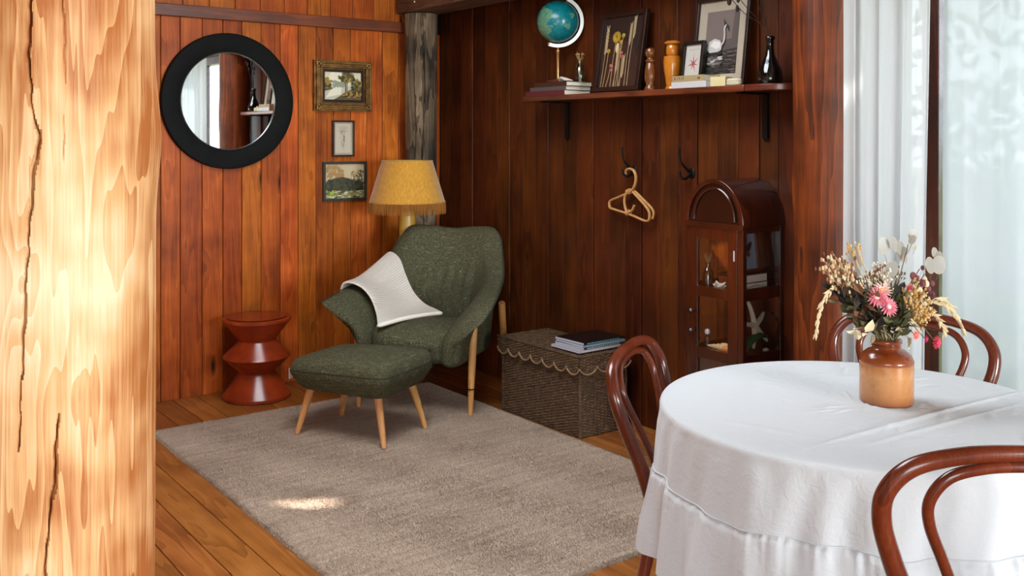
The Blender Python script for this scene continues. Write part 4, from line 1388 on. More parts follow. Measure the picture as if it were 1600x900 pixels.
b = B()
b.grid(*side(190, 232, (-bhx, bhy, 0), (-bhx, -bhy, 0), 0.004, BZ - 0.01, (-1, 0, 0)))
b.grid(*side(96, 232, (-bhx, -bhy, 0), (bhx, -bhy, 0), 0.004, BZ - 0.01, (0, -1, 0)))
b.grid(*side(60, 60, (bhx, -bhy, 0), (bhx, bhy, 0), 0.004, BZ - 0.01, (1, 0, 0)))
b.grid(*side(60, 60, (bhx, bhy, 0), (-bhx, bhy, 0), 0.004, BZ - 0.01, (0, 1, 0)))
b.make('body', M['wicker'], bk, angle=80, recalc=False)
for sx in (-1, 1):
    for sy in (-1, 1):
        B().tube([(sx * (bhx - 0.001), sy * (bhy - 0.001), 0.0), (sx * (bhx - 0.001), sy * (bhy - 0.001), BZ - 0.01)], 0.007, 10).make('corner_post', M['wicker'], bk)
lid = B().grid(70, 130, lambda u, v: ((u * 2 - 1) * (bhx + 0.016) - 0.004, (v * 2 - 1) * (bhy + 0.020), BZ + 0.006 + weave(u * 0.34, v * 0.67))).make('lid', M['wicker'], bk, angle=80, recalc=False)
SC = 0.0945


def scal(n):
    return lambda s_: BZ - 0.048 - 0.034 * abs(math.sin(PI * s_ / n)) ** 0.6


b = B()
b.grid(*side(190, 36, (-bhx - 0.020, bhy + 0.020, 0), (-bhx - 0.020, -bhy - 0.020, 0), 0, BZ + 0.008, (-1, 0, 0), scal((2 * bhy + 0.024) / 7)))
b.grid(*side(96, 36, (-bhx - 0.020, -bhy - 0.020, 0), (bhx + 0.012, -bhy - 0.020, 0), 0, BZ + 0.008, (0, -1, 0), scal((2 * bhx + 0.024) / 3)))
b.grid(*side(60, 20, (bhx + 0.012, bhy + 0.012, 0), (-bhx - 0.012, bhy + 0.012, 0), 0, BZ + 0.008, (0, 1, 0), scal((2 * bhx + 0.024) / 3)))
b.make('lid_skirt', M['wicker'], lid, angle=80, recalc=False)


def scallop_edge(a, c, n):
    a, c = Vector(a), Vector(c)
    Ls = (c - a).length
    for i in range(n):
        pts = []
        for k in range(13):
            s_ = (i + k / 12) * Ls / n
            p = a + (c - a) * (s_ / Ls)
            pts.append((p.x, p.y, scal(Ls / n)(min(max(s_, 1e-5), Ls - 1e-5)) + 0.001))
        B().tube(pts, 0.0045, 6).make('scallop_border', M['wicker_pale'], lid)


scallop_edge((-bhx - 0.023, bhy + 0.020, 0), (-bhx - 0.023, -bhy - 0.020, 0), 7)
scallop_edge((-bhx - 0.020, -bhy - 0.023, 0), (bhx + 0.012, -bhy - 0.023, 0), 3)
B().tube([(-bhx - 0.021, bhy + 0.020, BZ + 0.010), (-bhx - 0.021, -bhy - 0.021, BZ + 0.010), (bhx + 0.012, -bhy - 0.021, BZ + 0.010)], 0.005, 8).make('rim', M['wicker'], lid)

# magazines on the chest
mz = BZ + 0.017
covers = [('pale_cover', (168, 164, 170)), ('dark_blue_cover', (34, 40, 54)), ('grey_blue_cover', (120, 132, 144)), ('black_cover', (12, 12, 13))]
labs = ['pale magazine at the bottom of the pile on the wicker chest', 'dark blue magazine second from the bottom on the wicker chest', 'grey blue magazine just under the black one on the wicker chest', 'black covered magazine on top of the pile on the wicker chest']
M['pages_cool'] = plain('page_block_cool', (182, 182, 192), 0.7)
spec_ = [((3.312, 3.806), 0.0, 0.0115), ((3.345, 3.815), 0.03, 0.010), ((3.348, 3.812), -0.02, 0.0105), ((3.352, 3.822), 0.02, 0.0115)]
for (cxy, rz_, T), (cn, cc_), lb in zip(spec_, covers, labs):
    r = thing('magazine', lb, 'magazine', (cxy[0], cxy[1], mz), RB + rz_)
    B().box(-0.112, 0.112, -0.142, 0.142, 0, 0.0008).box(-0.112, 0.112, -0.142, 0.142, T - 0.0008, T).box(0.1115, 0.1128, -0.142, 0.142, 0, T).make('cover', col(cn, cc_, 0.35), r, smooth=False)
    B().box(-0.111, 0.111, -0.141, 0.141, 0.0008, T - 0.0008).make('page_block', M['pages_cool'], r, smooth=False)
    b = B(); q = random.Random(len(lb))
    y_ = -0.12
    while y_ < 0.1:
        l_ = q.uniform(0.004, 0.016)
        b.box(0.1129, 0.1132, y_, y_ + l_, T * 0.3, T * 0.7)
        y_ += l_ + 0.005
    tag(b.make('spine_lettering', col('spine_print', (120, 176, 186) if 'black' in lb or 'grey' in lb else (206, 200, 196), 0.6), r, smooth=False), kind='stuff')
    mz += T + 0.0004

# ---------------------------------------------------------------- arched display cabinet
cb = thing('display_cabinet', 'dark mahogany arched display cabinet with glazed door and sides', 'cabinet', (3.412, 2.9025, 0), RB)
CW, CD = 0.1635, 0.139
MD, MH = M['mahogany_dark'], M['mahogany']
ZS, RZ = 1.112, 0.205


def cbox(name, x0, x1, y0, y1, z0, z1, mat=MH, parent=cb, bevel=0.002):
    return B().box(x0, x1, y0, y1, z0, z1).make(name, mat, parent, smooth=False, bevel=bevel)


for sx in (-1, 1):
    for sy in (-1, 1):
        a, c = sorted((sx * CW, sx * (CW - 0.030)))
        d0, d1 = sorted((sy * CD, sy * (CD - 0.026)))
        cbox('corner_post', a, c, d0, d1, 0.0, ZS)
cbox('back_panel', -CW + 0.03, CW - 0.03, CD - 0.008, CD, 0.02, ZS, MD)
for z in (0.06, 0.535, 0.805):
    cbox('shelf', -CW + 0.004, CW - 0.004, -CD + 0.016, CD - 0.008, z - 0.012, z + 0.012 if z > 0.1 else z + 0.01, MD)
for sx in (-1, 1):
    for (z0, z1) in ((0.025, 0.095), (0.510, 0.560), (0.795, 0.845), (1.085, ZS)):
        a, c = sorted((sx * (CW - 0.002), sx * (CW - 0.022)))
        cbox('side_rail', a, c, -CD + 0.026, CD - 0.026, z0, z1)
    a, c = sorted((sx * (CW - 0.010), sx * (CW - 0.013)))
    for (z0, z1) in ((0.095, 0.510), (0.560, 0.795), (0.845, 1.085)):
        B().box(a, c, -CD + 0.026, CD - 0.026, z0, z1).make('side_pane', M['glass'], cb, smooth=False)
dr = cbox('door', -CW + 0.030, -0.0935, -CD - 0.004, -CD + 0.014, 0.03, 1.102, MH)
cbox('stile', 0.0815, CW - 0.030, -CD - 0.004, -CD + 0.014, 0.03, 1.102, MH, dr)
for (z0, z1) in ((0.03, 0.10), (0.515, 0.560), (0.790, 0.836), (1.048, 1.102)):
    cbox('rail', -0.0935, 0.0815, -CD - 0.004, -CD + 0.014, z0, z1, MH, dr)
for (z0, z1) in ((0.10, 0.515), (0.560, 0.790), (0.836, 1.048)):
    B().box(-0.0935, 0.0815, -CD + 0.002, -CD + 0.005, z0, z1).make('pane', M['glass'], dr, smooth=False)
for z in (0.721, 0.632):
    B().lathe([(0.0, 0.0), (0.006, 0.0), (0.005, 0.010), (0.011, 0.016), (0.012, 0.022), (0.006, 0.028), (0.0, 0.029)], 20, c=(0, 0, 0), M=Matrix.Translation((-0.117, -CD - 0.004, z)) @ Ry).make('knob', M['mahogany_dark'], dr)
B().box(0.116, 0.121, -CD - 0.0065, -CD - 0.0042, 0.965, 1.01).make('hinge', M['silver'], dr, smooth=False)
# barrel top
b = B()
NA = 36
def arc(r_x, r_z, y):
    return [(-r_x * math.cos(PI * k / NA), y, ZS + r_z * math.sin(PI * k / NA)) for k in range(NA + 1)]
o1, i1 = arc(CW + 0.006, RZ, -CD - 0.006), arc(CW - 0.014, RZ - 0.020, -CD - 0.006)
o2, i2_ = arc(CW + 0.006, RZ, CD), arc(CW - 0.014, RZ - 0.020, CD)
vs = o1 + i1 + o2 + i2_
n_ = NA + 1
fs = []
for k in range(NA):
    fs += [(k, k + 1, n_ + k + 1, n_ + k), (2 * n_ + k, 3 * n_ + k, 3 * n_ + k + 1, 2 * n_ + k + 1), (k, 2 * n_ + k, 2 * n_ + k + 1, k + 1), (n_ + k, n_ + k + 1, 3 * n_ + k + 1, 3 * n_ + k)]
fs += [(0, n_, 3 * n_, 2 * n_), (NA, 2 * n_ + NA, 3 * n_ + NA, n_ + NA)]
b.add(vs, fs).make('arched_top', MH, cb, bevel=0.002, angle=40)
ap = arc(CW - 0.014, RZ - 0.020, 0)
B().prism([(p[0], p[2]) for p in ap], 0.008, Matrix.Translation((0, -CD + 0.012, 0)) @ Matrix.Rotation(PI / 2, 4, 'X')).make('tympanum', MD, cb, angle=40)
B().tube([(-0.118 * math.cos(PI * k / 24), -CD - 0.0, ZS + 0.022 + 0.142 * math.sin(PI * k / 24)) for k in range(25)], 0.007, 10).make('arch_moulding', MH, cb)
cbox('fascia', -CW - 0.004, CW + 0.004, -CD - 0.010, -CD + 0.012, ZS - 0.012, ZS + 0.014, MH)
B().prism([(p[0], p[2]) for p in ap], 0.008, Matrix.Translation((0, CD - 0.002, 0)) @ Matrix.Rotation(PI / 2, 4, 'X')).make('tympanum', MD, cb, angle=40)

# things inside the cabinet (world coordinates: shelves at z 0.547 and 0.817)
bottle('glass_bottle', 'clear glass bottle on the upper shelf inside the arched cabinet', (3.335, 2.992, 0.8175),
       [(0, 0), (0.024, 0), (0.026, 0.004), (0.026, 0.07), (0.016, 0.09), (0.010, 0.098), (0.010, 0.115), (0.013, 0.118), (0.0105, 0.119), (0.0085, 0.098), (0.014, 0.088), (0.024, 0.068), (0.024, 0.006), (0, 0.005)], M['bottle_glass'])
b = B(); q = random.Random(3)
for k in range(16):
    a = q.uniform(0, 6.28); r_ = q.uniform(0.008, 0.024)
    b.tube(smooth_path([(0, 0, 0.01), (0.002, 0, 0.09), (r_ * math.cos(a), r_ * math.sin(a), q.uniform(0.13, 0.165))], 3), 0.001, 5)
tag(b.make('dried_sprig', col('sprig_pale', (150, 124, 84), 0.8), loc=(3.335, 2.992, 0.8175)), 'pale dried sprig in the clear bottle inside the cabinet', 'dried flowers', kind='thing')
b = B()
for k in range(11):
    a = k * 0.62; e = 0.3 + 0.25 * (k % 3)
    b.tube([(0, 0, 0.012), (0.016 * math.cos(a), 0.016 * math.sin(a), 0.014 + 0.016 * e), (0.030 * math.cos(a), 0.030 * math.sin(a), 0.008 + 0.040 * e)], [0.010, 0.008, 0.0015], 7)
tag(b.make('coral', col('coral_white', (206, 198, 184), 0.7), loc=(3.325, 2.915, 0.8175)), 'small white coral piece on the upper shelf inside the cabinet', 'coral')
wbx = thing('box', 'small wooden box behind the white coral inside the cabinet', 'box', (3.39, 2.925, 0.8175), RB)
B().box(-0.035, 0.035, -0.02, 0.02, 0, 0.06).make('body', M['frame_brown'], wbx, smooth=False, bevel=0.002)
B().box(-0.037, 0.037, -0.022, 0.022, 0.0605, 0.072).make('lid', M['frame_dark'], wbx, smooth=False, bevel=0.002)
b = B().ball((0, 0, 0.016), 0.016, 16, 10, sc=(2.2, 1.0, 1.0))
tag(b.make('pebble', col('pebble_white', (200, 198, 192), 0.5), loc=(3.40, 2.775, 0.8177), rot=(0, 0, 0.1)), 'long smooth white stone in front of the stacked books in the cabinet', 'stone')
book('book', 'lower of two cream books inside the arched cabinet', (3.440, 2.85, 0.8175), 0.0, 0.155, 0.10, 0.040, col('cream_red_cover', (120, 40, 30)), M['pages'])
book('book', 'upper of two cream books inside the cabinet, under the butterfly frame', (3.442, 2.85, 0.858), 0.03, 0.150, 0.10, 0.036, col('cream_brown_cover', (96, 46, 30)), M['pages'])
# turn the page edges of both towards the glazed side
for o_ in list(C.objects):
    if o_.name.startswith('book') and o_.get('label', '').find('cream books inside') >= 0:
        o_.rotation_euler.z += PI
pbf = [plain('card_blue', (150, 172, 190), 0.7), plain('wing_brown', (70, 38, 26), 0.7), plain('wing_black', (24, 20, 20), 0.7), plain('wing_rust', (136, 72, 48), 0.7)]
art = [(0, FULL)]
for s_ in (-1, 1):
    art += [(2, [(0.05 * s_, 0.10), (s_ * 0.25, 0.36), (s_ * 0.62, 0.52), (s_ * 0.72, 0.40), (s_ * 0.50, 0.06), (s_ * 0.2, -0.05)]),
            (1, [(0.05 * s_, 0.08), (s_ * 0.25, 0.28), (s_ * 0.46, 0.36), (s_ * 0.44, 0.08), (s_ * 0.2, -0.02)]),
            (1, [(0.04 * s_, 0.02), (s_ * 0.36, 0.02), (s_ * 0.42, -0.22), (s_ * 0.24, -0.36), (s_ * 0.08, -0.2)]),
            (3, [(0.10 * s_, -0.02), (s_ * 0.3, -0.04), (s_ * 0.32, -0.2), (s_ * 0.18, -0.22)])]
art.append((2, [(-0.04, -0.28), (0.04, -0.28), (0.03, 0.2), (-0.03, 0.2)]))
picture('butterfly_frame', 'framed brown butterfly on pale blue card inside the cabinet', 'picture', (3.405, 2.842, 0.993), (-0.12, 0, 0.10), 0.175, 0.185, 0.012, 0.018, M['frame_brown'], art, pbf)
# lower shelf
sfm = col('starfish_white', (204, 196, 176), 0.8, noise=0.1, nscale=60, bump=0.3)
b = B()
for k in range(5):
    a = PI / 2 + 2 * PI * k / 5 + 0.08
    ln = 0.125 if k == 0 else 0.105
    b.tube(smooth_path([(0, 0, 0), (ln * 0.5 * math.cos(a), -0.003, ln * 0.5 * math.sin(a)), (ln * math.cos(a + 0.05), 0.0, ln * math.sin(a + 0.05))], 4), [0.014, 0.013, 0.012, 0.011, 0.0105, 0.0098, 0.009, 0.008, 0.006], 10, flat=1.0)
tag(b.make('starfish', sfm, loc=(3.425, 2.800, 0.667), rot=(-0.25, 0, 0.15)), 'large white starfish propped upright inside the arched cabinet', 'starfish')
b = B()
pth = smooth_path([(-0.075, 0, -0.01), (-0.03, 0, 0.030), (0.03, 0, 0.045), (0.085, 0, 0.035)], 6)
b.tube(pth, [0.008 + 0.014 * math.sin(PI * min(1, (k + 2) / 20)) for k in range(len(pth))], 12, flat=0.7)
tag(b.make('green_shell', plain('green_glaze', (22, 84, 46), 0.3, noise=0.4, nscale=30), loc=(3.398, 2.778, 0.581), rot=(0, 0, 0.05)), 'curved glossy green shell lying before the white starfish', 'shell')
b = B().ball((0, 0, 0.010), 0.0135, 14, 8, sc=(1.2, 0.9, 0.75))
tag(b.make('pebble', col('pebble_pale', (214, 208, 196), 0.5), loc=(3.470, 2.775, 0.5475)), 'small round white pebble at the foot of the starfish', 'stone')
cs = thing('conch_shell', 'cream and amber conch shell on the lower cabinet shelf', 'shell', (3.318, 2.905, 0.5475), RB)
pts = [(-0.075 + 0.0125 * k, 0, 0.016 + 0.0006 * k) for k in range(12)]
b = B().tube(pts, [0.002, 0.006, 0.007, 0.011, 0.010, 0.0155, 0.014, 0.021, 0.022, 0.020, 0.014, 0.006], 16)
b.make('spire', col('shell_cream', (210, 178, 130), 0.4), cs)
B().ball((0.04, -0.01, 0.018), 0.018, 14, 10, sc=(1.5, 0.9, 0.95)).make('lip', col('shell_amber', (190, 120, 60), 0.35), cs)
b = B(); q = random.Random(8)
for k in range(14):
    b.ball((q.uniform(-0.02, 0.03), q.uniform(-0.012, 0.012), q.uniform(0.03, 0.066)), q.uniform(0.006, 0.010), 8, 6)
b.tube([(0, 0, 0), (0.004, 0, 0.04)], 0.008, 8)
tag(b.make('barnacle_cluster', col('barnacle', (150, 100, 60), 0.7), loc=(3.362, 2.865, 0.5475)), 'knobbly brown barnacle cluster behind the conch shell', 'shell', kind='thing')
sb = thing('glass_bottle', 'tiny stoppered glass bottle beside the conch shell', 'bottle', (3.335, 2.995, 0.5475))
B().lathe([(0, 0), (0.015, 0), (0.017, 0.01), (0.015, 0.02), (0.008, 0.026), (0.014, 0.036), (0.014, 0.044), (0.007, 0.052), (0.007, 0.062), (0, 0.062)], 24).make('body', M['bottle_glass'], sb)
B().lathe([(0, 0.0625), (0.011, 0.0625), (0.013, 0.075), (0.009, 0.084), (0, 0.086)], 20).make('stopper', M['silver'], sb)

# ---------------------------------------------------------------- round table under a white cloth
TC = Vector((2.393, 1.584, 0))
TR, TH = 0.548, 0.750
tb = thing('dining_table', 'round dark wooden dining table under the white tablecloth', 'table', TC)
B().lathe([(0, TH - 0.028), (TR - 0.02, TH - 0.028), (TR - 0.006, TH - 0.022), (TR - 0.004, TH - 0.008), (TR - 0.012, TH - 0.001), (0, TH - 0.001)], 96).make('tabletop', M['mahogany'], tb)
B().lathe([(0.40, TH - 0.10), (0.42, TH - 0.10), (0.42, TH - 0.0285), (0.40, TH - 0.0285)], 64, cap=False).make('apron', M['mahogany'], tb)
B().lathe([(0, 0.10), (0.050, 0.10), (0.055, 0.14), (0.036, 0.20), (0.048, 0.34), (0.060, 0.46), (0.040, 0.54), (0.070, 0.60), (0.075, TH - 0.10), (0.12, TH - 0.0295), (0, TH - 0.0295)], 40).make('pedestal', M['mahogany'], tb)
for k in range(3):
    a = math.radians((60, 175, 300)[k])
    c_, s_ = math.cos(a), math.sin(a)
    B().tube(smooth_path([(0.04 * c_, 0.04 * s_, 0.17), (0.14 * c_, 0.14 * s_, 0.13), (0.26 * c_, 0.26 * s_, 0.04), (0.33 * c_, 0.33 * s_, 0.022)], 5), [0.028 - 0.0007 * j for j in range(16)], 12).make('foot', M['mahogany'], tb)

# chair seats (world x, y, yaw) - the cloth rests on them where they run under the table
CHAIRS = [((2.259, 1.984), math.atan2(-0.493, -0.870), 'bentwood chair with a looped back beside the rug side of the table'),
          ((2.054, 1.126), math.atan2(-0.597, 0.802), 'bentwood chair with a looped back on the near side of the table'),
          ((2.781, 1.727), math.atan2(0.9447, -0.331), 'bentwood chair with a looped back between the table and the curtains')]
rdir = Vector((0.802, -0.597, 0)); ddir = Vector((0.597, 0.802, 0))
rg = random.Random(4)
creases = []
def LD(l, d):
    p = rdir * l + ddir * d
    return (p.x, p.y)
creases.append((LD(0.55, 0.17), LD(-0.34, -0.42), 0.007, 0.0032))
creases.append((LD(0.50, 0.05), LD(-0.20, -0.40), 0.006, 0.0020))
creases.append((LD(-0.52, -0.08), LD(-0.16, -0.33), 0.012, 0.0016))
for k in range(95):
    a = rg.uniform(0, 2 * PI); r_ = 0.5 * rg.random() ** 0.6
    x0, y0 = r_ * math.cos(a), r_ * math.sin(a)
    da = rg.gauss(0.9, 0.9); l_ = rg.uniform(0.04, 0.16)
    creases.append(((x0, y0), (x0 + l_ * math.cos(da), y0 + l_ * math.sin(da)), rg.uniform(0.004, 0.009), rg.uniform(0.0006, 0.0020) * rg.choice((1, 1, -0.8))))
CA = np.array([c_[0] for c_ in creases]); CB = np.array([c_[1] for c_ in creases]); CW_ = np.array([c_[2] for c_ in creases]); CH = np.array([c_[3] for c_ in creases])
CBA = CB - CA; CL2 = (CBA ** 2).sum(1)


def crease(x, y):
    p = np.array((x, y)) - CA
    t_ = np.clip((p * CBA).sum(1) / CL2, 0, 1)
    d2 = ((p - CBA * t_[:, None]) ** 2).sum(1)
    fade = np.sin(np.pi * np.clip(t_, 0.06, 0.94))
    return float((1.6 * CH * fade * np.exp(-d2 / CW_ ** 2)).sum())


ph = [rg.uniform(0, 6.28) for _ in range(12)]


def broad(a):
    return 0.55 * math.sin(9 * a + ph[0] + 0.8 * math.sin(2 * a + ph[1])) + 0.45 * math.sin(14 * a + ph[2] + 1.1 * math.sin(3 * a)) + 0.3 * math.sin(23 * a + ph[3])


def sharp(a):
    v = 0.5 * math.sin(13 * a + ph[4] + 1.2 * math.sin(2 * a + ph[5])) + 0.5 * math.sin(21 * a + ph[6] + math.sin(4 * a))
    return math.copysign(abs(v) ** 0.75, v)


SEAM_H, HEM_H = 0.185, 0.415


def seat_clamp(x, y, z):
    wx, wy = x + TC.x, y + TC.y
    for (sx, sy), _, _ in CHAIRS:
        d = math.hypot(wx - sx, wy - sy)
        if d < 0.232 and z < 0.487:
            return 0.487 + 0.004 * math.sin(40 * x) * math.sin(31 * y)
    return z


def upper(a, h):
    """drape radius and height at drop h"""
    w_ = sm(0.0, 0.06, h)
    r = TR + 0.006 + 0.010 * (h / SEAM_H) * w_ + w_ * (h / SEAM_H) * 0.017 * broad(a) + 0.0025 * w_ * math.sin(37 * a + ph[7] + h * 12)
    return r


cloth = thing('tablecloth', 'white linen tablecloth with a gathered ruffle over the round table', 'tablecloth', (TC.x, TC.y, 0))
t = NT('white_linen')
f1_ = t.noise(t.coords((3, 3, 3)), 1.0, 2)
fine = t.noise(t.coords((26, 26, 26)), 1.0, 5, 0.6, 1.2)
wv = t.noise(t.coords((500, 500, 60)), 1.0, 2)
t.base((0.55, 0.575, 0.595, 1)); t.set(Roughness=0.9); t.bsdf.inputs['Specular IOR Level'].default_value = 0.2
t.bsdf.inputs['Sheen Weight'].default_value = 0.15
t.bump(t.math('ADD', t.math('MULTIPLY', fine, 0.9), t.math('MULTIPLY', wv, 0.12)), 0.28, 0.012)
M['linen'] = t.m
NTH = 560
b = B()
vs, fs = [(0, 0, TH + 0.0035)], []
radii = [TR * (k / 62) for k in range(1, 60)]
rows_ = []
for r in radii:
    e = sm(TR - 0.03, TR + 0.004, r)
    rows_.append([(r * math.cos(2 * PI * k / NTH), r * math.sin(2 * PI * k / NTH)) for k in range(NTH)])
for ri, row in enumerate(rows_):
    r = radii[ri]
    for (x, y) in row:
        vs.append((x, y, TH + 0.0035 + crease(x, y) * (1 - 0.6 * sm(TR - 0.04, TR, r))))
n0 = len(radii)
edge = [(TR - 0.004, 0.0), (TR + 0.0025, 0.002), (TR + 0.006, 0.0065), (TR + 0.008, 0.013)]
for (r, h) in edge:
    for k in range(NTH):
        a = 2 * PI * k / NTH
        vs.append((r * math.cos(a), r * math.sin(a), TH + 0.003 - h + 0.3 * crease(r * math.cos(a), r * math.sin(a))))
hs = [0.013 + (SEAM_H - 0.013) * k / 26 for k in range(1, 27)]
seam_wave = lambda a: 0.006 * math.sin(6 * a + ph[8]) + 0.003 * math.sin(17 * a + ph[9])
for h in hs:
    for k in range(NTH):
        a = 2 * PI * k / NTH
        r = upper(a, h) + 0.002
        hh_ = h + seam_wave(a) * (h / SEAM_H)
        x, y = r * math.cos(a), r * math.sin(a)
        vs.append((x, y, seat_clamp(x, y, TH + 0.003 - hh_)))
NR = n0 + len(edge) + len(hs)
for k in range(NTH):
    fs.append((0, 1 + k, 1 + (k + 1) % NTH))
for i in range(NR - 1):
    for k in range(NTH):
        k2 = (k + 1) % NTH
        fs.append((1 + i * NTH + k, 1 + (i + 1) * NTH + k, 1 + (i + 1) * NTH + k2, 1 + i * NTH + k2))
b.add(vs, fs).make('top_cloth', M['linen'], cloth, angle=80)
# ruffle
b = B()
NR2, NT2 = 44, 1150


def ruf(u, v):
    a = 2 * PI * u
    h = v * (HEM_H - SEAM_H)
    r0 = upper(a, SEAM_H) + 0.002
    g = math.sin(105 * a + 2.5 * math.sin(7 * a)) * 0.6 + 0.4 * math.sin(170 * a + 2 * math.sin(11 * a + 1))
    fadeg = math.exp(-h / 0.035) * sm(0, 0.006, h)
    med = math.sin(52 * a + 2.0 * math.sin(5 * a + ph[10]) + h * 4) * math.exp(-h / 0.14) * sm(0.0, 0.03, h)
    puff = 0.008 * sm(0, 0.018, h)
    r = r0 - 0.003 + puff + 0.0028 * g * fadeg + 0.0034 * med + 0.024 * (h / 0.215) ** 0.9 + 0.021 * sharp(a) * sm(0.0, 0.20, h)
    tz = 0.010 * sharp(a + 0.05) * sm(0.05, 0.2, h)
    aa = a + 0.018 * math.sin(17 * a + ph[11]) * sm(0.03, 0.2, h)
    x, y = r * math.cos(aa), r * math.sin(aa)
    z = TH + 0.003 - SEAM_H - seam_wave(a) - h + 0.0045 * math.exp(-h / 0.004) * abs(g) * 0.4
    return (x, y, seat_clamp(x, y, z))


b.grid(NT2, NR2, ruf, wrap=True)
rf_ = b.make('ruffle', M['linen'], cloth, angle=80)
pts = []
for k in range(400):
    a = 2 * PI * k / 400
    r = upper(a, SEAM_H) + 0.0035
    x, y = r * math.cos(a), r * math.sin(a)
    pts.append((x, y, seat_clamp(x, y, TH + 0.003 - SEAM_H - seam_wave(a)) + 0.001))
B().tube(pts, 0.0018, 5, closed=True).make('seam', M['linen'], cloth)

# ---------------------------------------------------------------- bentwood chairs
outer_half = [(0.168, -0.155, 0.440), (0.172, -0.170, 0.500), (0.190, -0.188, 0.580), (0.226, -0.208, 0.670), (0.252, -0.226, 0.750), (0.250, -0.242, 0.815), (0.205, -0.258, 0.868), (0.110, -0.266, 0.893), (0.0, -0.268, 0.898)]
outer_half = [(x, -0.155 + (y + 0.155) * 1.13, z) for x, y, z in outer_half]
outer = [(-x, y, z) for x, y, z in outer_half] + [p for p in reversed(outer_half[:-1])]
outer = smooth_path(outer, 10)
inner_half = [(0.0, -0.172, 0.492), (0.050, -0.174, 0.512), (0.085, -0.186, 0.580), (0.124, -0.206, 0.665), (0.160, -0.228, 0.745), (0.166, -0.244, 0.800), (0.135, -0.258, 0.848), (0.070, -0.264, 0.868), (0.0, -0.266, 0.872)]
inner_half = [(x, -0.155 + (y + 0.155) * 1.13, z) for x, y, z in inner_half]
inner = inner_half + [(-x, y, z) for x, y, z in reversed(inner_half[1:-1])]
inner = smooth_path(inner, 10, closed=True)
proto = thing('bentwood_chair', CHAIRS[0][2], 'chair', (CHAIRS[0][0][0], CHAIRS[0][0][1], 0), CHAIRS[0][1], 'bentwood chairs round the table')
no = len(outer)
B().tube(outer, [0.0155 + 0.0075 * (abs(2 * k / (no - 1) - 1)) ** 0.9 for k in range(no)], 16).make('back_hoop', M['bentwood'], proto)
B().tube(inner, 0.0118, 14, closed=True).make('inner_hoop', M['bentwood'], proto)
B().lathe([(0.165, 0.438), (0.198, 0.438), (0.206, 0.448), (0.206, 0.462), (0.198, 0.470), (0.165, 0.470), (0.165, 0.438)], 64, cap=False).make('seat_ring', M['bentwood'], proto)
B().lathe([(0, 0.456), (0.168, 0.458), (0.168, 0.464), (0, 0.462)], 48).make('seat', plain('woven_cane', (150, 110, 66), 0.6, noise=0.2, nscale=120, bump=0.3), proto)
for sx in (-1, 1):
    B().tube(smooth_path([(sx * 0.168, -0.155, 0.4395), (sx * 0.168, -0.172, 0.30), (sx * 0.178, -0.20, 0.15), (sx * 0.195, -0.235, 0.0)], 8), [0.0215 - 0.0003 * k for k in range(25)], 14).make('leg', M['bentwood'], proto)
    B().tube(smooth_path([(sx * 0.140, 0.125, 0.4375), (sx * 0.150, 0.140, 0.28), (sx * 0.160, 0.155, 0.12), (sx * 0.178, 0.180, 0.0)], 8), [0.020 - 0.0003 * k for k in range(25)], 14).make('leg', M['bentwood'], proto)
B().tube([(0.150 * math.cos(2 * PI * k / 48), 0.150 * math.sin(2 * PI * k / 48) - 0.01, 0.215) for k in range(48)], 0.010, 10, closed=True).make('leg_ring', M['bentwood'], proto)
for (xy, rz, lb) in CHAIRS[1:]:
    c_ = copy_tree(proto, (xy[0], xy[1], 0), rz)
    c_['label'] = lb
proto.scale = (1, 1, 0.94)

# ---------------------------------------------------------------- curtains
rod = B().cyl((3.24, 0.0, 2.52), (3.24, 2.3, 2.52), 0.012)
tag(rod.make('curtain_rod', M['black_iron']), 'slim black curtain rod above the window', 'curtain rod')
M['curtain'] = sheer('curtain_linen', (0.66, 0.68, 0.70, 1), 0.04, 0.45)
M['sheer'] = sheer('curtain_sheer', (0.56, 0.60, 0.63, 1), 0.025, 0.45)


def curtain(label, y0, y1, yb0, yb1, waves, amp, mat, x0=3.22, nu=420, nz=60, seed=1):
    rg = random.Random(seed)
    p = [rg.uniform(0, 6.28) for _ in range(6)]

    def fn(u, v):
        z = 2.50 - 2.47 * v
        top, bot = y0 + (y1 - y0) * u, yb0 + (yb1 - yb0) * u
        q = sm(0.0, 0.95, v)
        a = 2 * PI * waves * u
        f = math.sin(a + p[0] + 0.9 * math.sin(2.3 * u * PI + p[1]) + 0.5 * v) * 0.7 + 0.4 * math.sin(a * 1.9 + p[2] - v * 0.7) + 0.07 * math.sin(a * 3.7 + p[3] + v * 2)
        y = top + (bot - top) * q + 0.5 * amp * math.cos(a + p[0] + 0.5 * v) * 0.6
        return (x0 - amp * f * (0.75 + 0.35 * math.sin(v * 3 + p[4])), y, z)
    b = B().grid(nu, nz, fn)
    return tag(b.make('curtain', mat, angle=80, recalc=False), label, 'curtain', 'white window curtains')


curtain('gathered white linen curtain hanging beside the brown log post', 2.200, 1.850, 2.200, 1.885, 3.6, 0.034, M['curtain'], seed=3)
curtain('sheer white curtain spread flat across the window', 1.835, 0.08, 1.842, 0.08, 10, 0.011, M['sheer'], x0=3.265, nu=900, seed=6)

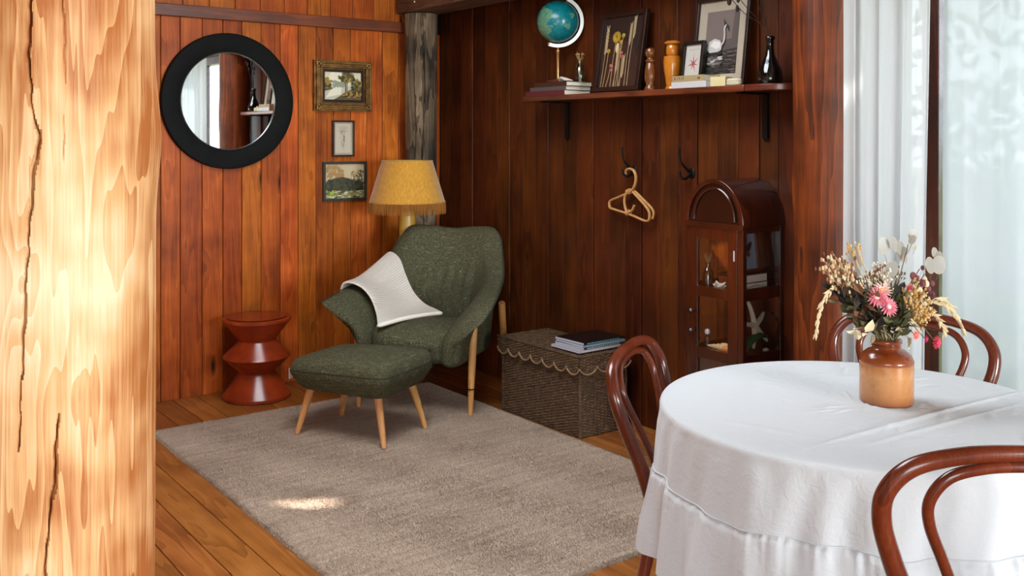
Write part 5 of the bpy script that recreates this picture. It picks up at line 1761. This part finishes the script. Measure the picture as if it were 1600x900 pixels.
# ---------------------------------------------------------------- stoneware jar
t = NT('stoneware')
tc = t.add('ShaderNodeTexCoord'); sx_ = t.add('ShaderNodeSeparateXYZ'); t.link(tc.outputs['Object'], sx_.inputs[0])
nn = t.noise(t.coords((14, 14, 14)), 1.0, 5, 0.6); n2 = t.noise(t.coords((45, 45, 45)), 1.0, 3, 0.6)
zz = t.math('ADD', sx_.outputs[2], t.math('MULTIPLY_ADD', nn, 0.012, -0.006))
cc = t.ramp(t.math('MULTIPLY', zz, 5.0), [(0.0, (132, 74, 38)), (0.14, (174, 116, 66)), (0.40, (190, 134, 82)), (0.545, (168, 108, 58)), (0.565, (134, 66, 26)), (0.72, (110, 46, 16)), (1.0, (134, 62, 26))])
t.base(t.mix(t.math('MULTIPLY', t.ramp(n2, [(0.45, (0, 0, 0)), (0.8, (255, 255, 255))]), 0.4), cc, col4((128, 74, 36)))); t.set(Roughness=0.22); t.bsdf.inputs['Coat Weight'].default_value = 0.4
M['stoneware'] = t.m
JAR = (2.485, 1.565, TH + 0.0045)
jar = thing('stoneware_jar', 'brown and honey glazed stoneware jar on the white tablecloth', 'vase', JAR)
B().lathe([(0, 0), (0.070, 0), (0.0725, 0.003), (0.073, 0.01), (0.073, 0.108), (0.0725, 0.113), (0.0735, 0.116), (0.072, 0.121), (0.066, 0.134), (0.052, 0.145), (0.042, 0.149), (0.038, 0.153), (0.037, 0.160), (0.0375, 0.163), (0.0415, 0.166), (0.042, 0.172), (0.040, 0.177), (0.036, 0.1785), (0.032, 0.176), (0.031, 0.15), (0.05, 0.13), (0.066, 0.10), (0.066, 0.01), (0, 0.008)], 80, cap=False).make('body', M['stoneware'], jar, angle=70)
B().tube([(0.0372 * math.cos(2 * PI * k / 48), 0.0372 * math.sin(2 * PI * k / 48), 0.158) for k in range(48)], 0.003, 8, closed=True).make('neck_ring', M['stoneware'], jar)

# ---------------------------------------------------------------- dried bouquet: every stem is its own thing
MO = Vector((JAR[0], JAR[1], JAR[2] + 0.172))
R3 = Vector((0.802, -0.597, 0)); T3 = Vector((-0.597, -0.802, 0)); Z3 = Vector((0, 0, 1))
PX = 0.00181


def bp(dx, dy, dt=0.0):
    """offset from the jar mouth: right, up (1.8 mm units) and towards the room (m)"""
    return R3 * dx * PX + Z3 * dy * PX + T3 * dt


rg = random.Random(12)
fm = dict(stem=col('stem_straw', (160, 140, 96), 0.8), green=col('stem_olive', (92, 92, 54), 0.8), pink=plain('petal_pink', (226, 128, 142), 0.6), pale=plain('petal_pale', (238, 196, 186), 0.6), yel=col('disc_yellow', (214, 176, 96), 0.7),
          mag=col('petal_magenta', (196, 30, 92), 0.6), rose=col('petal_rose', (214, 66, 96), 0.6), coral=col('petal_coral', (228, 110, 86), 0.6), dark=col('leaf_dark', (44, 36, 28), 0.6), olive=col('leaf_olive', (104, 98, 62), 0.7),
          cream=col('leaf_cream', (214, 200, 164), 0.7), oat=col('oat_straw', (206, 186, 146), 0.7), must=col('statice_gold', (186, 142, 74), 0.8), beige=col('bract_beige', (206, 164, 122), 0.8), plum=col('pod_plum', (120, 62, 70), 0.7), white=col('floret_white', (226, 216, 196), 0.8), brown=col('seed_brown', (110, 72, 44), 0.8))
t = NT('honesty_disc')
t.base((0.40, 0.39, 0.35, 1)); t.set(Roughness=0.35); t.bsdf.inputs['Transmission Weight'].default_value = 0.0
tl = t.add('ShaderNodeBsdfTranslucent'); tl.inputs[0].default_value = (0.44, 0.43, 0.38, 1)
mx = t.add('ShaderNodeMixShader'); mx.inputs[0].default_value = 0.45
t.link(t.bsdf.outputs[0], mx.inputs[1]); t.link(tl.outputs[0], mx.inputs[2]); t.link(mx.outputs[0], t.out.inputs[0])
fm['disc'] = t.m


def stem_path(tip, sag=0.0, r0=None):
    a = rg.uniform(0, 6.28); r_ = rg.uniform(0.004, 0.024)
    st = Vector((r_ * math.cos(a), r_ * math.sin(a), 0))
    root = Vector((-st.x * 0.8 - 0.12 * tip.x, -st.y * 0.8 - 0.12 * tip.y, -0.10))
    mid = st * 0.4 + tip * 0.45 + Vector((0, 0, 0.02 + sag))
    return smooth_path([root, st + Vector((tip.x, tip.y, 0)) * 0.06, mid, tip], 6)


def flower(name, label, tip, build, stemmat='green', group=None, sr=0.0013, sag=0.0, cat='dried flower'):
    r = thing(name, label, cat, MO, group=group)
    B().tube(stem_path(tip, sag), sr, 6).make('stem', fm[stemmat], r)
    build(r, tip)
    return r


def frame_at(d):
    d = d.normalized()
    q = d.to_track_quat('Z', 'Y').to_matrix().to_4x4()
    return q


def petal_head(m, rad, rings, mc, face, n=16):
    def f(r, tip):
        Mx = Matrix.Translation(tip) @ frame_at(face)
        b = B()
        for j in range(rings):
            rr = rad * (1 - 0.2 * j); el = 0.15 + 0.28 * j
            nn_ = n - 2 * j
            for k in range(nn_):
                a = 2 * PI * (k + 0.5 * (j % 2)) / nn_ + rg.uniform(-.05, .05)
                w_ = rad * 0.20
                c_, s_ = math.cos(a), math.sin(a)
                pts = []
                for (l_, ww, zz_) in ((0.22, 0.6, 0), (0.65, 1.0, el * 0.55), (1.0, 0.15, el)):
                    x, z = rr * l_, rr * zz_
                    pts.append((x * c_ - w_ * ww * s_ * 0.5, x * s_ + w_ * ww * c_ * 0.5, z + 0.001 * j))
                    pts.append((x * c_ + w_ * ww * s_ * 0.5, x * s_ - w_ * ww * c_ * 0.5, z + 0.001 * j))
                b.add([Mx @ Vector(p) for p in pts], [(0, 2, 3, 1), (2, 4, 5, 3)])
        b.make('petals', fm[m], r, smooth=False, recalc=False)
        c2 = B().ball((0, 0, rad * 0.14), rad * 0.30, 12, 8, sc=(1, 1, 0.55))
        c2.v = [tuple(Mx @ Vector(p)) for p in c2.v]
        c2.make('centre', fm[mc], r)
    return f


tc_ = (T3 + Z3 * 0.35)
flower('strawflower', 'pink strawflower facing the room, upper of the pair', bp(-26, 72, 0.055), petal_head('pink', 0.030, 4, 'pale', tc_ + R3 * -0.2))
flower('strawflower', 'pink strawflower with pale heart, lower of the pair', bp(-11, 58, 0.062), petal_head('pink', 0.029, 4, 'pale', tc_ + R3 * 0.25))
flower('strawflower', 'peach strawflower just behind the pink pair', bp(-14, 80, 0.030), petal_head('pale', 0.030, 4, 'yel', tc_ + Z3 * 0.6))
flower('strawflower', 'tiny magenta strawflower bud above the golden statice', bp(28, 84, 0.035), petal_head('mag', 0.013, 3, 'mag', Z3 + T3 * 0.5, 9))
flower('strawflower', 'coral strawflower hanging over the jar shoulder', bp(32, 15, 0.055), petal_head('coral', 0.017, 3, 'coral', R3 * 0.6 + T3, 10), sag=0.03)
flower('strawflower', 'crimson strawflower bud between the coral and rose ones', bp(49, 8, 0.05), petal_head('mag', 0.012, 3, 'mag', R3 + T3, 9), sag=0.04)
flower('strawflower', 'rose pink strawflower hanging lowest on the right side', bp(65, 3, 0.05), petal_head('rose', 0.020, 4, 'rose', R3 * 0.7 + T3, 12), sag=0.05)
flower('strawflower', 'dusky plum strawflower beside the window mullion', bp(66, 72, 0.02), petal_head('plum', 0.016, 4, 'plum', R3 * 0.5 + Z3 * 0.3 + T3 * 0.4, 10))


def discs(lst, rx=0.021):
    def f(r, tip):
        for (dx, dy, dt, s_, tilt) in lst:
            c_ = bp(dx, dy, dt)
            n_ = (T3 + R3 * tilt).normalized()
            ux = n_.cross(Z3).normalized(); uz = Z3 * 0.98 + ux * tilt * 0.4
            ring = [c_ + ux * rx * s_ * 0.82 * math.cos(2 * PI * k / 20) + uz * rx * s_ * 1.1 * math.sin(2 * PI * k / 20) for k in range(20)]
            b = B().add([c_ + n_ * 0.0015] + ring, [(0, 1 + k, 1 + (k + 1) % 20) for k in range(20)])
            d_ = b.make('seed_disc', fm['disc'], r, smooth=True, recalc=False)
            B().tube(ring, 0.0005, 4, closed=True).make('rim', fm['oat'], d_)
            B().tube([c_ - uz * rx * s_ * 1.1, c_ - uz * rx * s_ * 1.1 + (tip - c_) * 0.25 - Z3 * 0.012], 0.0006, 4).make('stalk', fm['brown'], d_)
    return f


flower('honesty_stem', 'honesty stem with silvery discs above the pink strawflowers', bp(12, 122), discs([(-4, 148, 0.0, 1.05, 0.2), (6, 112, 0.01, 1.0, -0.2), (13, 150, 0.0, 0.95, 0.9), (24, 144, -0.01, 0.85, 0.4), (41, 164, 0.0, 0.8, 0.1), (38, 158, 0.01, 0.6, -0.6)]), 'brown')
flower('honesty_stem', 'honesty stem with two large pale discs in front of the mullion', bp(60, 104), discs([(66, 118, 0.01, 1.05, 0.5), (82, 118, 0.0, 1.15, 0.0), (78, 136, -0.01, 0.7, 0.5), (84, 132, -0.01, 0.5, -0.4)]), 'brown')
flower('honesty_stem', 'bent honesty twig with small discs leaning to the window', bp(34, 150), discs([(27, 136, -0.01, 0.8, -0.5), (31, 128, -0.01, 0.55, 0.4), (48, 144, -0.02, 0.4, 0.2)]), 'brown')


def oat(n, ln, droop, mat='oat'):
    def f(r, tip):
        d = Vector((tip.x, tip.y, 0)).normalized()
        b = B()
        prev = tip.copy()
        pts = [tip]
        for k in range(1, n):
            t_ = k / n
            pts.append(tip + d * ln * t_ * (1 - 0.35 * t_) + Vector((0, 0, -droop * t_ ** 1.7)))
        b.tube(pts, 0.001, 5)
        for k in range(n):
            p = pts[k]
            nd = (pts[min(k + 1, n - 1)] - pts[max(0, k - 1)]).normalized()
            for q in range(2):
                off = Vector((rg.gauss(0, .5), rg.gauss(0, .5), rg.gauss(0, .5)))
                e = (nd + off * 0.55).normalized()
                b.tube([p, p + e * 0.010, p + e * 0.022], [0.0016, 0.0038, 0.0005], 6)
        b.make('seed_head', fm[mat], r)
    return f


flower('grass_stem', 'drooping oat grass arching to the log post side', bp(-85, 82, 0.02), oat(16, 0.085, 0.135), 'oat', cat='dried grass')
flower('grass_stem', 'fat oat grass head drooping over the far chair', bp(66, 62, 0.02), oat(18, 0.13, 0.085), 'oat', cat='dried grass')
flower('grass_stem', 'slender oat grass arching beyond the fat one', bp(86, 62, -0.04), oat(14, 0.10, 0.05), 'oat', cat='dried grass')
flower('grass_stem', 'short oat grass hanging under the fat oat head', bp(58, 46, 0.04), oat(10, 0.06, 0.06), 'oat', cat='dried grass')


def bits(n, spread, size, mats, elong=1.4):
    def f(r, tip):
        for mi, m in enumerate(mats):
            b = B()
            for k in range(n // len(mats)):
                p = tip + Vector((rg.gauss(0, 1), rg.gauss(0, 1), rg.gauss(0, 1))) * spread
                q = tip * 0.72
                b.tube([q + (p - q) * 0.3, p], 0.0005, 4)
                b.ball(p, size * rg.uniform(0.7, 1.2), 6, 5, sc=(1, 1, elong))
            tag(b.make('floret', fm[m], r), kind='stuff')
    return f


def leaves(n, size, mats, spread=0.03, wide=0.35):
    def f(r, tip):
        for k in range(n):
            t_ = rg.uniform(0.35, 1.05)
            base = tip * t_
            d = (tip.normalized() + Vector((rg.gauss(0, 1), rg.gauss(0, 1), rg.gauss(0, 1))) * 0.55).normalized()
            s_ = size * rg.uniform(0.7, 1.25)
            sd_v = d.cross(Vector((rg.gauss(0, 1), rg.gauss(0, 1), 1))).normalized() * s_ * wide
            up = d.cross(sd_v).normalized() * s_ * 0.15
            b = B().add([base, base + d * s_ * 0.35 + sd_v * 0.9 + up, base + d * s_ * 0.7 + sd_v * 0.7 + up, base + d * s_, base + d * s_ * 0.7 - sd_v * 0.7 + up, base + d * s_ * 0.35 - sd_v * 0.9 + up, base + d * s_ * 0.5],
                        [(0, 1, 6), (1, 2, 6), (2, 3, 6), (3, 4, 6), (4, 5, 6), (5, 0, 6)])
            b.make('leaf', fm[rg.choice(mats)], r, recalc=False)
    return f


G1 = 'dark leafy sprays low in the bouquet'
for k, (dx, dy, dt) in enumerate(((-66, 82, 0.0), (-76, 66, 0.02), (-52, 66, 0.04), (-58, 46, 0.04), (-40, 40, 0.05), (-44, 92, 0.0), (-30, 54, 0.04), (-48, 76, 0.05), (-36, 66, 0.045), (-56, 56, 0.06), (-72, 76, 0.03), (-66, 96, -0.02), (-88, 88, 0.01))):
    flower('leafy_spray', 'dark brown curled leaf spray on the log post side of the bouquet', bp(dx, dy, dt), leaves(15, 0.040, ['dark', 'dark', 'brown', 'olive']), group=G1, cat='dried foliage')
for k, (dx, dy, dt) in enumerate(((-4, 50, 0.03), (6, 66, 0.02), (12, 44, 0.05), (-8, 90, 0.0), (22, 70, 0.0), (0, 36, 0.05), (16, 30, 0.05))):
    flower('leafy_spray', 'olive leaf spray in the middle of the bouquet', bp(dx, dy, dt), leaves(13, 0.040, ['olive', 'dark', 'green']), group='olive leaf sprays', cat='dried foliage')
for k, (dx, dy, dt, m) in enumerate(((-62, 24, 0.05, 0), (-46, 20, 0.06, 0), (20, 12, 0.06, 0), (12, 26, 0.07, 0), (48, 56, 0.05, 0), (24, 40, 0.06, 0))):
    flower('pale_leaf', 'cream curled dry leaf near the jar mouth', bp(dx, dy, dt), leaves(3, 0.036, ['cream'], wide=0.36), 'oat', group='cream dry leaves', cat='dried leaf')
for k, (dx, dy, dt) in enumerate(((34, 72, 0.02), (44, 58, 0.03), (36, 54, 0.05), (52, 44, 0.03), (30, 62, 0.04), (46, 76, 0.0), (40, 44, 0.05), (56, 60, 0.0))):
    flower('statice_stem', 'golden statice cluster on the window side of the bouquet', bp(dx, dy, dt), bits(60, 0.013, 0.0030, ['must', 'must', 'oat']), 'stem', group='golden statice', cat='dried flower')
for k, (dx, dy, dt) in enumerate(((-74, 112, 0), (-66, 104, 0.01), (-80, 96, 0.01), (-58, 112, -0.01), (-90, 118, 0.0), (-60, 90, 0.02))):
    flower('bract_stem', 'peach coloured papery bract cluster near the log post', bp(dx, dy, dt), bits(40, 0.013, 0.0034, ['beige', 'cream', 'brown'], 1.9), 'stem', group='peach bract clusters', cat='dried flower')
for k, (dx, dy, dt) in enumerate(((-18, 104, -0.01), (-10, 112, 0.0), (-28, 98, 0.0), (-34, 88, 0.01), (-8, 98, 0.01), (2, 92, -0.02))):
    flower('floret_stem', 'tiny cream florets rising behind the pink strawflowers', bp(dx, dy, dt), bits(40, 0.012, 0.0026, ['white', 'white', 'brown']), 'oat', group='cream floret sprays', cat='dried flower')
for k, (dx, dy, dt) in enumerate(((54, 80, 0.0), (60, 92, -0.01), (50, 90, 0.0))):
    flower('pod_stem', 'dusty plum seed pods by the window mullion', bp(dx, dy, dt), bits(10, 0.012, 0.0075, ['plum', 'cream'], 1.3), 'brown', group='plum seed pods', cat='dried flower')
flower('umbel_stem', 'thin straw umbel standing up against the curtain edge', bp(-56, 142, 0.0), bits(16, 0.009, 0.0030, ['oat', 'must']), 'oat')
flower('umbel_stem', 'straw umbel just beside the tallest one', bp(-47, 146, 0.0), bits(12, 0.007, 0.0030, ['oat', 'must']), 'oat')
flower('thin_twig', 'bare straw twig rising towards the log post', bp(-84, 136, 0.0), lambda r, t_: None, 'beige', cat='dried stem')
flower('thin_twig', 'bare straw twig below the umbels', bp(-70, 132, 0.0), lambda r, t_: None, 'oat', cat='dried stem')
flower('thin_twig', 'grey forked twig leaning to the window mullion', bp(52, 112, 0.0), lambda r, t_: None, 'brown', cat='dried stem')
flower('herb_sprig', 'small green herb sprig behind the honesty discs', bp(20, 106, -0.01), bits(24, 0.009, 0.0028, ['olive']), 'green', cat='dried herb')
for k in range(16):
    a = 2 * PI * k / 16
    flower('thin_twig', 'bare straw stalk fanning from the jar mouth', Vector((0.045 * math.cos(a), 0.045 * math.sin(a), 0.05 + 0.02 * (k % 3))), lambda r, t_: None, ['oat', 'stem', 'green'][k % 3], group='straw stalks in the jar', cat='dried stem')
